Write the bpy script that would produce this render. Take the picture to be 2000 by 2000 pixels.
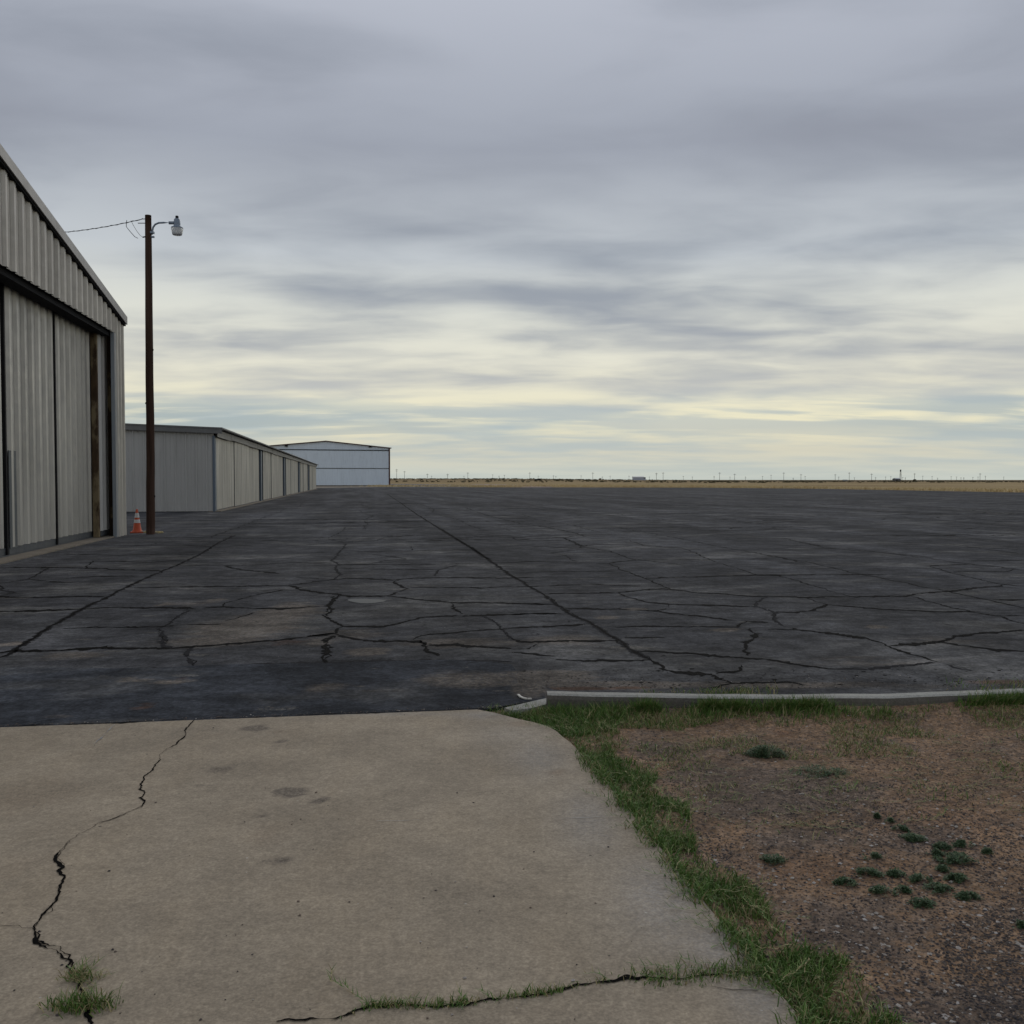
import bpy, bmesh, math, random
import numpy as np
from mathutils import Vector, Matrix, noise as mn
rnd = random.Random(7); npr = np.random.RandomState(11)
R = math.radians
for o in list(bpy.data.objects): bpy.data.objects.remove(o)
scene = bpy.context.scene; COL = scene.collection

# ------------------------------------------------------------------ camera
F = 1850.0; CX = 1000.0; HZ = 937.0; CAMH = 1.6
PITCH = math.atan((1000.0 - HZ) / F)
cd = bpy.data.cameras.new("camera"); cam = bpy.data.objects.new("camera", cd); COL.objects.link(cam)
cd.sensor_width = 36; cd.lens = F / 2000 * 36; cd.clip_end = 20000; cd.clip_start = 0.05
cam.location = (0, 0, CAMH); cam.rotation_euler = (math.pi / 2 - PITCH, 0, 0)
scene.camera = cam
scene.view_settings.view_transform = 'Standard'; scene.view_settings.look = 'None'
scene.view_settings.exposure = 0.0; scene.view_settings.gamma = 1
CR = Matrix.Rotation(math.pi / 2 - PITCH, 3, 'X')
def ray(px, py): return CR @ Vector(((px - 1000) / F, -(py - 1000) / F, -1))
def at(px, py, z=0.0):
    d = ray(px, py); t = (z - CAMH) / d.z
    return Vector((d.x * t, d.y * t, z))

# ------------------------------------------------------------------ sky and sun
SUN_EL, SUN_AZ = R(32), R(8)       # azimuth to the right of +Y
w = bpy.data.worlds.new("World"); scene.world = w; w.use_nodes = True
nt = w.node_tree; nt.nodes.clear()
def N(t, **k):
    n = nt.nodes.new(t)
    for a, b in k.items(): setattr(n, a, b)
    return n
def L(a, b): nt.links.new(a, b)
def lin(c): return tuple(((v / 255) / 12.92 if v / 255 <= .04045 else (((v / 255) + .055) / 1.055) ** 2.4) for v in c) + (1,)
def ramp(inp, pts, mode='LINEAR'):
    r = nt.nodes.new('ShaderNodeValToRGB'); r.color_ramp.interpolation = mode
    e = r.color_ramp.elements
    while len(e) < len(pts): e.new(0.5)
    for el, (p, c) in zip(e, pts): el.position = p; el.color = c if len(c) == 4 else tuple(c) + (1,)
    L(inp, r.inputs[0]); return r.outputs[0]
def math_(op, a, b=None, c=None, clamp=False):
    m = N('ShaderNodeMath', operation=op); m.use_clamp = clamp
    for i, v in enumerate((a, b, c)):
        if v is None: continue
        if isinstance(v, (int, float)): m.inputs[i].default_value = v
        else: L(v, m.inputs[i])
    return m.outputs[0]
def mixc(f, a, b, bt='MIX'):
    m = N('ShaderNodeMix', data_type='RGBA', blend_type=bt)
    for i, v in ((0, f), (6, a), (7, b)):
        if isinstance(v, (int, float)): m.inputs[i].default_value = v
        elif isinstance(v, tuple): m.inputs[i].default_value = v
        else: L(v, m.inputs[i])
    return m.outputs[2]
tc = N('ShaderNodeTexCoord'); sx = N('ShaderNodeSeparateXYZ'); L(tc.outputs['Generated'], sx.inputs[0])
X, Y, Z = sx.outputs
zc = math_('MAXIMUM', Z, 0.0)
el = math_('MULTIPLY', math_('ARCSINE', zc), 180 / math.pi / 90)      # 0..1 over 90 degrees
den = math_('ADD', zc, 0.10)
cv = N('ShaderNodeCombineXYZ'); L(math_('DIVIDE', X, den), cv.inputs[0]); L(math_('DIVIDE', Y, den), cv.inputs[1])
def cloud(sx_, sy_, scale, detail, rough, off=(0, 0, 0), dist=0.0):
    m = N('ShaderNodeMapping'); m.inputs['Scale'].default_value = (sx_, sy_, 1); m.inputs['Location'].default_value = off
    L(cv.outputs[0], m.inputs[0]); n = N('ShaderNodeTexNoise'); n.inputs['Scale'].default_value = scale
    n.inputs['Detail'].default_value = detail; n.inputs['Roughness'].default_value = rough; n.inputs['Distortion'].default_value = dist
    L(m.outputs[0], n.inputs['Vector']); return n.outputs['Fac']
n1 = cloud(.7, 1.0, .8, 3, .45, (7.9, 14.3, 0), .4)
n2 = cloud(.8, 1.3, 2.4, 5, .5, (18.3, 9.9, 0), .3)
mask = math_('ADD', math_('MULTIPLY', n1, .66), math_('MULTIPLY', n2, .34))
mr = N('ShaderNodeMapRange', interpolation_type='SMOOTHSTEP'); mr.inputs[1].default_value = .36; mr.inputs[2].default_value = .62
L(mask, mr.inputs[0])
d90 = lambda a: a / 90.0
dark = ramp(el, [(0, lin((190, 197, 190))), (d90(1.6), lin((188, 195, 191))), (d90(3.3), lin((178, 190, 192))), (d90(5.5), lin((190, 192, 190))),
                 (d90(8.5), lin((160, 166, 174))), (d90(13), lin((149, 157, 168))), (d90(19), lin((145, 150, 162))), (d90(28), lin((140, 148, 161))), (1, lin((150, 154, 166)))])
brt = ramp(el, [(0, lin((198, 204, 196))), (d90(1.7), lin((214, 210, 190))), (d90(3.6), lin((236, 230, 200))), (d90(7), lin((230, 228, 212))),
                (d90(10), lin((218, 220, 212))), (d90(13), lin((194, 200, 205))), (d90(19), lin((160, 166, 178))), (d90(28), lin((186, 191, 203))), (1, lin((175, 180, 190)))])
ccol = mixc(mr.outputs[0], dark, brt)
# thin horizontal breaks low in the sky
n3 = cloud(.45, 1.3, 1.3, 5, .55, (3.3, 6.1, 0), .3)
gap = math_('MULTIPLY', ramp(el, [(0, (0, 0, 0, 1)), (d90(2.3), (.15, .15, .15, 1)), (d90(3.1), (1, 1, 1, 1)), (d90(3.9), (.9, .9, .9, 1)), (d90(4.9), (0, 0, 0, 1)), (1, (0, 0, 0, 1))]),
            ramp(n3, [(0, (0, 0, 0, 1)), (.45, (0, 0, 0, 1)), (.53, (1, 1, 1, 1))]))
sky = N('ShaderNodeTexSky', sky_type='NISHITA'); sky.sun_disc = False
sky.sun_elevation = SUN_EL; sky.sun_rotation = SUN_AZ; sky.air_density = 1.0; sky.dust_density = 1.2; sky.ozone_density = 2.0
b1 = N('ShaderNodeBackground'); L(sky.outputs[0], b1.inputs[0]); b1.inputs[1].default_value = 0.05
ccol = mixc(math_('MULTIPLY', gap, .75), ccol, lin((144, 170, 186)))
b2 = N('ShaderNodeBackground'); L(ccol, b2.inputs[0]); b2.inputs[1].default_value = 1.0
ms = N('ShaderNodeMixShader'); L(math_('MULTIPLY', gap, .35), ms.inputs[0]); L(b2.outputs[0], ms.inputs[1]); L(b1.outputs[0], ms.inputs[2])
ow = N('ShaderNodeOutputWorld'); L(ms.outputs[0], ow.inputs[0])
sd = bpy.data.lights.new("sun", 'SUN'); so = bpy.data.objects.new("sun", sd); COL.objects.link(so)
sd.energy = 0.5; sd.angle = R(25); sd.color = (1, .93, .82)
so.rotation_euler = (math.pi / 2 - SUN_EL, 0, math.pi - SUN_AZ)

# ------------------------------------------------------------------ material helpers
def mat(name):
    global nt
    m = bpy.data.materials.new(name); m.use_nodes = True; nt = m.node_tree; nt.nodes.clear()
    out = N('ShaderNodeOutputMaterial'); p = N('ShaderNodeBsdfPrincipled'); L(p.outputs[0], out.inputs[0])
    return m, p
def setp(p, rough=.8, spec=.3, metal=0.0):
    p.inputs['Roughness'].default_value = rough; p.inputs['Specular IOR Level'].default_value = spec; p.inputs['Metallic'].default_value = metal
def wpos(): return N('ShaderNodeNewGeometry').outputs['Position']
def opos(): return N('ShaderNodeTexCoord').outputs['Object']
def noi(vec, scale, detail=4, rough=.55, sc=(1, 1, 1), dist=0, rot=0):
    if rot:
        m0 = N('ShaderNodeMapping'); m0.inputs['Rotation'].default_value = (0, 0, rot); L(vec, m0.inputs[0]); vec = m0.outputs[0]
    m = N('ShaderNodeMapping'); m.inputs['Scale'].default_value = sc; L(vec, m.inputs[0])
    n = N('ShaderNodeTexNoise'); n.inputs['Scale'].default_value = scale; n.inputs['Detail'].default_value = detail
    n.inputs['Roughness'].default_value = rough; n.inputs['Distortion'].default_value = dist
    L(m.outputs[0], n.inputs['Vector']); return n.outputs['Fac']
def bump(p, h, dist, strength=1.0):
    b = N('ShaderNodeBump'); b.inputs['Distance'].default_value = dist; b.inputs['Strength'].default_value = strength
    L(h, b.inputs['Height']); L(b.outputs[0], p.inputs['Normal'])
def g(v): return (v, v, v, 1)
def thr(x, a, b): return ramp(x, [(0, g(0)), (a, g(0)), (b, g(1)), (1, g(1))] if a > 0 else [(0, g(0)), (b, g(1))])
def modulate(c, layers):
    # natural unevenness of the surface: each noise scales the colour up and down around 1
    f = None
    for n, lo, hi, a, b in layers:
        r = N('ShaderNodeMapRange'); r.inputs[1].default_value = lo; r.inputs[2].default_value = hi; r.inputs[3].default_value = a; r.inputs[4].default_value = b
        L(n, r.inputs[0]); f = r.outputs[0] if f is None else math_('MULTIPLY', f, r.outputs[0])
    cc = N('ShaderNodeCombineColor')
    for i in range(3): L(f, cc.inputs[i])
    return mixc(1.0, c, cc.outputs[0], 'MULTIPLY')
def attr(n): a = N('ShaderNodeAttribute'); a.attribute_name = n; return a.outputs['Fac']
def simple(name, c, rough=.7, spec=.3, metal=0, var=.25, scale=6, sc=(1, 1, 1), bd=0.0, dirt=None):
    m, p = mat(name); setp(p, rough, spec, metal); o = opos()
    f = noi(o, scale, 5, .6, sc)
    a = tuple(max(0, v * (1 - var)) for v in c) + (1,); b = tuple(min(1, v * (1 + var)) for v in c) + (1,)
    colr = ramp(f, [(.25, a), (.75, b)])
    if dirt: colr = mixc(thr(noi(o, dirt[0], 6, .65, dirt[1]), dirt[2], dirt[3]), colr, tuple(dirt[4]) + (1,))
    L(colr, p.inputs['Base Color'])
    if bd: bump(p, f, bd)
    return m

# ------------------------------------------------------------------ object helpers
def tag(o, label=None, cat=None, group=None, kind=None):
    if label: o['label'] = label
    if cat: o['category'] = cat
    if group: o['group'] = group
    if kind: o['kind'] = kind
    return o
def empty(name, loc=(0, 0, 0), rz=0.0, label=None, cat=None, group=None):
    o = bpy.data.objects.new(name, None); COL.objects.link(o); o.empty_display_size = .2
    o.location = loc; o.rotation_euler = (0, 0, rz); return tag(o, label, cat, group)
class MB:
    def __init__(s): s.v = []; s.f = []; s.mi = []; s.m = 0
    def add(s, vs, fs):
        b = len(s.v); s.v += [tuple(v) for v in vs]
        for f in fs: s.f.append(tuple(b + i for i in f)); s.mi.append(s.m)
    def box(s, x0, x1, y0, y1, z0, z1):
        s.add([(x0, y0, z0), (x1, y0, z0), (x1, y1, z0), (x0, y1, z0), (x0, y0, z1), (x1, y0, z1), (x1, y1, z1), (x0, y1, z1)],
              [(0, 3, 2, 1), (4, 5, 6, 7), (0, 1, 5, 4), (1, 2, 6, 5), (2, 3, 7, 6), (3, 0, 4, 7)])
    def prism(s, poly, axis, a, b):       # poly in the two other axes (cyclic order), extruded a..b along axis
        def P(q, t): return {'x': (t, q[0], q[1]), 'y': (q[0], t, q[1]), 'z': (q[0], q[1], t)}[axis]
        n = len(poly); s.add([P(q, a) for q in poly] + [P(q, b) for q in poly],
            [tuple(range(n)), tuple(range(2 * n - 1, n - 1, -1))] + [(i, i + n, (i + 1) % n + n, (i + 1) % n) for i in range(n)])
    def tube(s, pts, r, n=10, cap=True):
        pts = [Vector(p) for p in pts]; rs = r if isinstance(r, (list, tuple)) else [r] * len(pts)
        vs = []; up = None
        for i, p in enumerate(pts):
            t = (pts[min(i + 1, len(pts) - 1)] - pts[max(i - 1, 0)]).normalized()
            if up is None: up = Vector((0, 0, 1)) if abs(t.z) < .9 else Vector((1, 0, 0))
            a = t.cross(up).normalized(); b = t.cross(a).normalized(); up = -b if False else up
            for k in range(n):
                an = 2 * math.pi * k / n; vs.append(p + (a * math.cos(an) + b * math.sin(an)) * rs[i])
        fs = [(i * n + k, i * n + (k + 1) % n, (i + 1) * n + (k + 1) % n, (i + 1) * n + k) for i in range(len(pts) - 1) for k in range(n)]
        if cap: fs += [tuple(range(n)), tuple(range(len(pts) * n - 1, (len(pts) - 1) * n - 1, -1))]
        s.add(vs, fs)
    def lathe(s, prof, n=20, cx=0, cy=0):
        vs = [(cx + r * math.cos(2 * math.pi * k / n), cy + r * math.sin(2 * math.pi * k / n), z) for r, z in prof for k in range(n)]
        fs = [(i * n + k, i * n + (k + 1) % n, (i + 1) * n + (k + 1) % n, (i + 1) * n + k) for i in range(len(prof) - 1) for k in range(n)]
        s.add(vs, fs)
    def ribbed(s, y0, y1, zb, zt, x=0.0, period=.305, depth=.03, top=.25, phase=0.0, minor=True):
        # sheet cladding in the plane x, ribs standing out towards +x
        ys = [(y0, 0)]
        k = math.floor((y0 - phase) / period)
        while True:
            b = phase + k * period
            if b > y1: break
            h = period * top / 2; sl = period * .09; c = b + period * .5
            prof = [(c - h - sl, 0), (c - h, depth), (c + h, depth), (c + h + sl, 0)]
            if minor:
                c2 = b + period * 1.0 - .0
                prof += [(c2 - .028, 0), (c2 - .014, depth * .3), (c2 + .014, depth * .3), (c2 + .028, 0)]
            for q in prof:
                if y0 < q[0] < y1: ys.append(q)
            k += 1
        ys.append((y1, 0)); ys.sort()
        vs = []
        for y, d in ys: vs += [(x + d, y, zb(y)), (x + d, y, zt(y))]
        s.add(vs, [(2 * i, 2 * i + 2, 2 * i + 3, 2 * i + 1) for i in range(len(ys) - 1)])
    def build(s, name, mats, parent=None, smooth=False):
        me = bpy.data.meshes.new(name); me.from_pydata(s.v, [], s.f)
        mats = mats if isinstance(mats, (list, tuple)) else [mats]
        for m in mats: me.materials.append(m)
        if len(mats) > 1: me.polygons.foreach_set('material_index', s.mi)
        if smooth: me.polygons.foreach_set('use_smooth', [True] * len(me.polygons))
        me.update()
        o = bpy.data.objects.new(name, me); COL.objects.link(o)
        if parent: o.parent = parent
        return o
def bevel(o, w_=.01, seg=2):
    b = o.modifiers.new('bevel', 'BEVEL'); b.width = w_; b.segments = seg; b.limit_method = 'ANGLE'; return o
def inpoly(x, y, poly):
    c = False; n = len(poly)
    for i in range(n):
        a = poly[i]; b = poly[i - 1]
        if (a[1] > y) != (b[1] > y) and x < (b[0] - a[0]) * (y - a[1]) / (b[1] - a[1]) + a[0]: c = not c
    return c

TH = math.atan((1000 - 698) / F)             # the apron grid and both hangars share this heading
D = Vector((-math.sin(TH), math.cos(TH), 0)); NR = Vector((math.cos(TH), math.sin(TH), 0))

# ================================================================== MATERIALS: ground
def asphalt_mat(name, base, patch=False):
    m, p = mat(name); setp(p, .95, .06); P = wpos()
    big = noi(P, .25, 4, .6, (1, .5, 1), 0, -TH); mid = noi(P, 1.6, 5, .6, (1, 1, 1)); fine = noi(P, 55, 3, .7); gr = noi(P, 160, 2, .7)
    c = ramp(big, [(.3, tuple(v * .8 for v in base) + (1,)), (.7, tuple(v * 1.22 for v in base) + (1,))])
    c = mixc(math_('MULTIPLY', thr(mid, .46, .60), .45), c, tuple(v * 1.7 for v in base) + (1,))
    # long faint streaks along the apron
    st = noi(P, 1.2, 5, .6, (1.2, .06, 1), 0, -TH); c = mixc(math_('MULTIPLY', thr(st, .5, .7), .3), c, tuple(v * .62 for v in base) + (1,))
    st2 = noi(P, .8, 5, .6, (.15, 1.5, 1), 0, -TH); c = mixc(math_('MULTIPLY', thr(st2, .55, .7), .22), c, tuple(v * 1.7 for v in base) + (1,))
    wear = math_('MULTIPLY', math_('ADD', attr('wear'), thr(noi(P, .55, 4, .6, (.7, 1.2, 1), .4, -TH), .52, .66)), math_('ADD', .55, math_('MULTIPLY', thr(noi(P, 3.3, 5, .65), .42, .58), .45)), None, True)
    c = mixc(math_('MULTIPLY', wear, math_('ADD', .35, math_('MULTIPLY', fine, .6)), None, True) if False else math_('MULTIPLY', wear, .85), c, (.128, .124, .115, 1))
    dsum = math_('ADD', math_('MULTIPLY', attr('dust'), .62), math_('MULTIPLY', noi(P, 2.6, 7, .7, (.55, 1.6, 1), 0, -TH), .62))
    dm = thr(dsum, .47, .63)
    dm2 = math_('MULTIPLY', dm, thr(noi(P, 30, 4, .75), .3, .55))
    c = mixc(math_('MULTIPLY', dm2, .8), c, (.15, .125, .098, 1))
    rm = thr(math_('ADD', math_('MULTIPLY', attr('rust'), .6), math_('MULTIPLY', noi(P, 5, 6, .7, (.6, 1.4, 1)), .6)), .62, .82)
    c = mixc(math_('MULTIPLY', rm, .7), c, (.10, .052, .03, 1))
    c = mixc(math_('MULTIPLY', thr(math_('ADD', math_('MULTIPLY', attr('damp'), .6), math_('MULTIPLY', noi(P, 3, 5, .6, (.5, 1.5, 1)), .6)), .55, .8), .6), c, (.028, .026, .024, 1))
    c = mixc(math_('MULTIPLY', thr(fine, .48, .62), .4), c, tuple(v * 1.8 for v in base) + (1,))
    c = mixc(math_('MULTIPLY', thr(gr, .58, .75), .4), c, g(.012))
    # small pale spots
    for vs_, lo_, mu_ in ((1.15, .58, .5), (2.9, .6, .55)):
     vo = N('ShaderNodeTexVoronoi'); vo.inputs['Scale'].default_value = vs_; vm = N('ShaderNodeMapping'); vm.inputs['Scale'].default_value = (.65, 1.5, 1); L(P, vm.inputs[0]); L(vm.outputs[0], vo.inputs['Vector'])
     sc_ = N('ShaderNodeSeparateColor'); L(vo.outputs['Color'], sc_.inputs[0])
     rad = math_('MULTIPLY', math_('SUBTRACT', sc_.outputs[0], lo_), mu_)
     dd = math_('ADD', vo.outputs['Distance'], math_('MULTIPLY', math_('SUBTRACT', noi(P, 12 * vs_ / 1.15, 5, .75), .5), .55))
     spot = math_('MULTIPLY', math_('LESS_THAN', dd, rad), thr(noi(P, 45, 3, .7), .35, .6))
     c = mixc(math_('MULTIPLY', spot, .55), c, (.16, .145, .12, 1))
    r_ = -TH
    c = modulate(c, [(noi(P, 3.0, 3, .5, (.8, 1.2, 1), 0, r_), .38, .60, .82, 1.24), (noi(P, 8, 3, .5), .38, .62, .86, 1.16), (noi(P, 20, 3, .55), .38, .62, .82, 1.20),
                     (noi(P, 50, 2, .5), .38, .62, .84, 1.18), (noi(P, .7, 3, .5, (1, .05, 1), 0, r_), .38, .62, .82, 1.22), (noi(P, .30, 3, .5, (1, .2, 1), .5, r_), .4, .6, .84, 1.18), (noi(P, .9, 4, .6), .38, .62, .84, 1.22)])
    L(c, p.inputs['Base Color'])
    bump(p, math_('ADD', math_('MULTIPLY', fine, 1.0), math_('MULTIPLY', gr, .7)), .004, .7)
    return m
M = {}
M['asphalt'] = asphalt_mat('asphalt', (.0460, .0465, .0490))
M['patch'] = asphalt_mat('asphalt_patch', (.0345, .0375, .043))
M['crack'] = simple('crack_fill', (.006, .0055, .005), .95, .05, 0, .5, 30)
M['crack_soft'] = simple('crack_soft', (.026, .0255, .027), .95, .05, 0, .35, 20)
M['line'] = simple('worn_white_paint', (.17, .17, .165), .8, .2, 0, .5, 8)
def concrete_mat(name, tone, attrs=True):
    m, p = mat(name); setp(p, .88, .2); P = wpos()
    c = ramp(noi(P, .8, 4, .55), [(.3, tuple(v * .86 for v in tone) + (1,)), (.7, tuple(v * 1.1 for v in tone) + (1,))])
    c = mixc(math_('MULTIPLY', thr(noi(P, 1.3, 5, .6, (1.8, .7, 1)), .45, .62), .35), c, (tone[0] * 1.04, tone[1] * .98, tone[2] * .88, 1))
    c = mixc(math_('MULTIPLY', thr(noi(P, 2.6, 6, .65), .49, .62), .28), c, tuple(v * .72 for v in tone) + (1,))
    c = mixc(math_('MULTIPLY', thr(noi(P, 5.5, 6, .7, (.6, 1.6, 1)), .53, .62), .22), c, tuple(v * .66 for v in tone) + (1,))
    if attrs:
        pale = attr('pale'); c = mixc(math_('MULTIPLY', pale, .55), c, (.30, .30, .30, 1))
        st = thr(math_('ADD', math_('MULTIPLY', attr('stain'), .75), math_('MULTIPLY', math_('SUBTRACT', noi(P, 9, 5, .65), .5), .5)), .22, .5)
        c = mixc(math_('MULTIPLY', st, .85), c, (.075, .063, .055, 1))
        so_ = thr(math_('ADD', math_('MULTIPLY', attr('soil'), .75), math_('MULTIPLY', math_('SUBTRACT', noi(P, 7, 5, .65), .5), .5)), .15, .7)
        c = mixc(math_('MULTIPLY', so_, .45), c, (.17, .105, .06, 1))
    f1 = noi(P, 90, 3, .7); f2 = noi(P, 240, 2, .6); f3 = noi(P, 14, 6, .7)
    c = mixc(math_('MULTIPLY', thr(noi(P, 42, 4, .75), .46, .56), .14), c, tuple(v * .66 for v in tone) + (1,)); c = mixc(math_('MULTIPLY', thr(noi(P, 19, 4, .7), .48, .58), .16), c, tuple(v * .68 for v in tone) + (1,)); c = mixc(math_('MULTIPLY', thr(noi(P, 58, 3, .75), .49, .58), .30), c, tuple(v * 1.35 for v in tone) + (1,))
    c = mixc(math_('MULTIPLY', thr(f1, .4, .75), .3), c, tuple(v * 1.25 for v in tone) + (1,))
    c = mixc(math_('MULTIPLY', thr(f2, .5, .7), .4), c, tuple(v * .68 for v in tone) + (1,))
    c = mixc(math_('MULTIPLY', thr(f3, .5, .75), .22), c, tuple(v * .75 for v in tone) + (1,))
    vo = N('ShaderNodeTexVoronoi'); vo.inputs['Scale'].default_value = 9; L(P, vo.inputs['Vector'])
    sc_ = N('ShaderNodeSeparateColor'); L(vo.outputs['Color'], sc_.inputs[0])
    c = mixc(math_('MULTIPLY', math_('LESS_THAN', vo.outputs['Distance'], math_('MULTIPLY', math_('SUBTRACT', sc_.outputs[0], .8), .35)), .75), c, (.05, .045, .04, 1))
    vo = N('ShaderNodeTexVoronoi'); vo.inputs['Scale'].default_value = 14; L(P, vo.inputs['Vector'])
    sc_ = N('ShaderNodeSeparateColor'); L(vo.outputs['Color'], sc_.inputs[0])
    c = mixc(math_('MULTIPLY', math_('LESS_THAN', vo.outputs['Distance'], math_('MULTIPLY', math_('SUBTRACT', sc_.outputs[1], .82), .4)), .6), c, (.5, .47, .42, 1))
    c = modulate(c, [(noi(P, 1.6, 4, .55), .38, .62, .93, 1.06), (noi(P, 7, 3, .5), .38, .62, .96, 1.04), (noi(P, 26, 3, .5), .38, .62, .94, 1.06), (noi(P, 60, 2, .5), .36, .64, .93, 1.08), (noi(P, 110, 2, .5), .36, .64, .88, 1.12)])
    L(c, p.inputs['Base Color']); bump(p, math_('ADD', math_('MULTIPLY', f1, .7), math_('MULTIPLY', f3, 1.4)), .002, .6)
    return m
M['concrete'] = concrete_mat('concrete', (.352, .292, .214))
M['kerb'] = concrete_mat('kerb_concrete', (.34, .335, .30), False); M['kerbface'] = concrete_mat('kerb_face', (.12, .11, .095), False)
M['sill'] = concrete_mat('sill_concrete', (.22, .19, .15), False)
def dirt_mat():
    m, p = mat('dirt'); setp(p, .95, .1); P = wpos()
    c = ramp(noi(P, 1.1, 5, .6), [(.35, (.25, .158, .092, 1)), (.65, (.34, .212, .120, 1))])
    gv = thr(math_('ADD', math_('MULTIPLY', noi(P, 2.2, 7, .72), .9), math_('MULTIPLY', attr('gravel'), .22)), .47, .60)
    c = mixc(math_('MULTIPLY', gv, .62), c, (.092, .086, .083, 1))
    c = mixc(math_('MULTIPLY', thr(noi(P, 13, 5, .75), .48, .58), .38), c, (.30, .22, .155, 1))
    c = mixc(math_('MULTIPLY', thr(noi(P, 24, 4, .75), .49, .58), .5), c, (.055, .046, .042, 1))
    c = mixc(math_('MULTIPLY', attr('red'), .6), c, (.22, .10, .05, 1))
    sp = noi(P, 60, 3, .75); c = mixc(math_('MULTIPLY', thr(sp, .50, .60), .7), c, (.045, .038, .036, 1))
    sp2 = noi(P, 85, 2, .7); c = mixc(math_('MULTIPLY', thr(sp2, .56, .64), .55), c, (.25, .21, .17, 1))
    c = modulate(c, [(noi(P, 3, 4, .6), .38, .62, .86, 1.16), (noi(P, 22, 3, .5), .38, .62, .85, 1.16), (noi(P, 48, 3, .5), .38, .62, .76, 1.26)])
    L(c, p.inputs['Base Color']); bump(p, math_('ADD', sp, math_('MULTIPLY', noi(P, 18, 4, .6), .8)), .006, .7)
    return m
M['dirt'] = dirt_mat()
def field_mat():
    m, p = mat('dry_field'); setp(p, 1, 0); P = wpos()
    c = ramp(noi(P, .03, 6, .65, (.25, 1, 1)), [(.3, (.30, .22, .13, 1)), (.5, (.42, .32, .18, 1)), (.72, (.52, .42, .25, 1))])
    c = mixc(thr(noi(P, .05, 6, .7, (.1, .6, 1)), .54, .64), c, (.12, .08, .05, 1))
    c = mixc(math_('MULTIPLY', thr(noi(P, 1.3, 5, .7), .5, .7), .5), c, (.13, .10, .05, 1))
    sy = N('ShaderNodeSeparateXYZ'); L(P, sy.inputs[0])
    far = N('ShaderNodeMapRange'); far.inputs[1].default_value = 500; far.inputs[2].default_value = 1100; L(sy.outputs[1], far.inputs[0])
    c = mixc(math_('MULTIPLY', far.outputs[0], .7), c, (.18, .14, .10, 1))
    L(c, p.inputs['Base Color']); bump(p, noi(P, 2, 4, .7), .1, .8); return m
M['field'] = field_mat()
M['path'] = simple('pale_dirt', (.34, .26, .21), .95, .1, 0, .12, .2)
M['greypave'] = simple('grey_pavement', (.15, .14, .14), .9, .2, 0, .2, .3, (1, .3, 1))
M['water'] = simple('puddle_water', (.035, .037, .04), .35, .5, 0, .1, 3); M['water'].node_tree.nodes['Principled BSDF'].inputs['IOR'].default_value = 1.12

# ================================================================== GROUND
# far terrain
def terr_z(x, y):
    z = -.09
    if y > 350:
        t = min(1, (y - 350) / 850); lf = 1 - min(1, max(0, (x / y + .02) / .27)); z += 3.0 * t * t * (3 - 2 * t) * lf
    if y > 300: z += mn.noise(Vector((x * .004, y * .004, 0))) * .5 * min(1, (y - 300) / 700)
    return z
xs = [-6000, -3500, -2200, -1500, -1000, -700, -500] + list(range(-400, 801, 40)) + [900, 1100, 1500, 2200, 3500, 6000]
ys = [-400, -100, -20, 60, 120, 200, 260, 310, 350, 400, 460, 530, 600, 700, 800, 900, 1000, 1100, 1200, 1350, 1500, 1800, 2300, 3000, 4200, 6000, 9000]
mb = MB(); mb.add([(x, y, terr_z(x, y)) for y in ys for x in xs],
    [(j * len(xs) + i, j * len(xs) + i + 1, (j + 1) * len(xs) + i + 1, (j + 1) * len(xs) + i) for j in range(len(ys) - 1) for i in range(len(xs) - 1)])
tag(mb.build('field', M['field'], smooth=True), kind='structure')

# apron
PE0 = at(0, 1424); PE1 = at(946, 1388); slope_e = (PE1.y - PE0.y) / (PE1.x - PE0.x)
KERB = [(1068, 1349), (1200, 1351), (1400, 1354), (1560, 1355), (1720, 1354), (1850, 1349), (2000, 1343)]   # front top edge of the kerb, z=.12
KP = [at(a, b + 2, .12) for a, b in KERB]
def kerb_y(x):
    if x <= KP[0].x: return KP[0].y
    for a, b in zip(KP, KP[1:]):
        if x <= b.x: return a.y + (b.y - a.y) * (x - a.x) / (b.x - a.x)
    return KP[-1].y + (x - KP[-1].x) * .05
def yn(x):
    e = PE0.y + (x - PE0.x) * slope_e
    if x < PE1.x: return e
    if x < KP[0].x - .02: return PE1.y + (x - PE1.x) * (at(1064, 1366).y - PE1.y) / (KP[0].x - PE1.x)
    return kerb_y(x) + .06
FAR = [at(300, 953.0), at(740, 951.5), at(1100, 951.8), at(1370, 952.3), at(1600, 954.6), at(1800, 958.2), at(2000, 962)]
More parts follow.
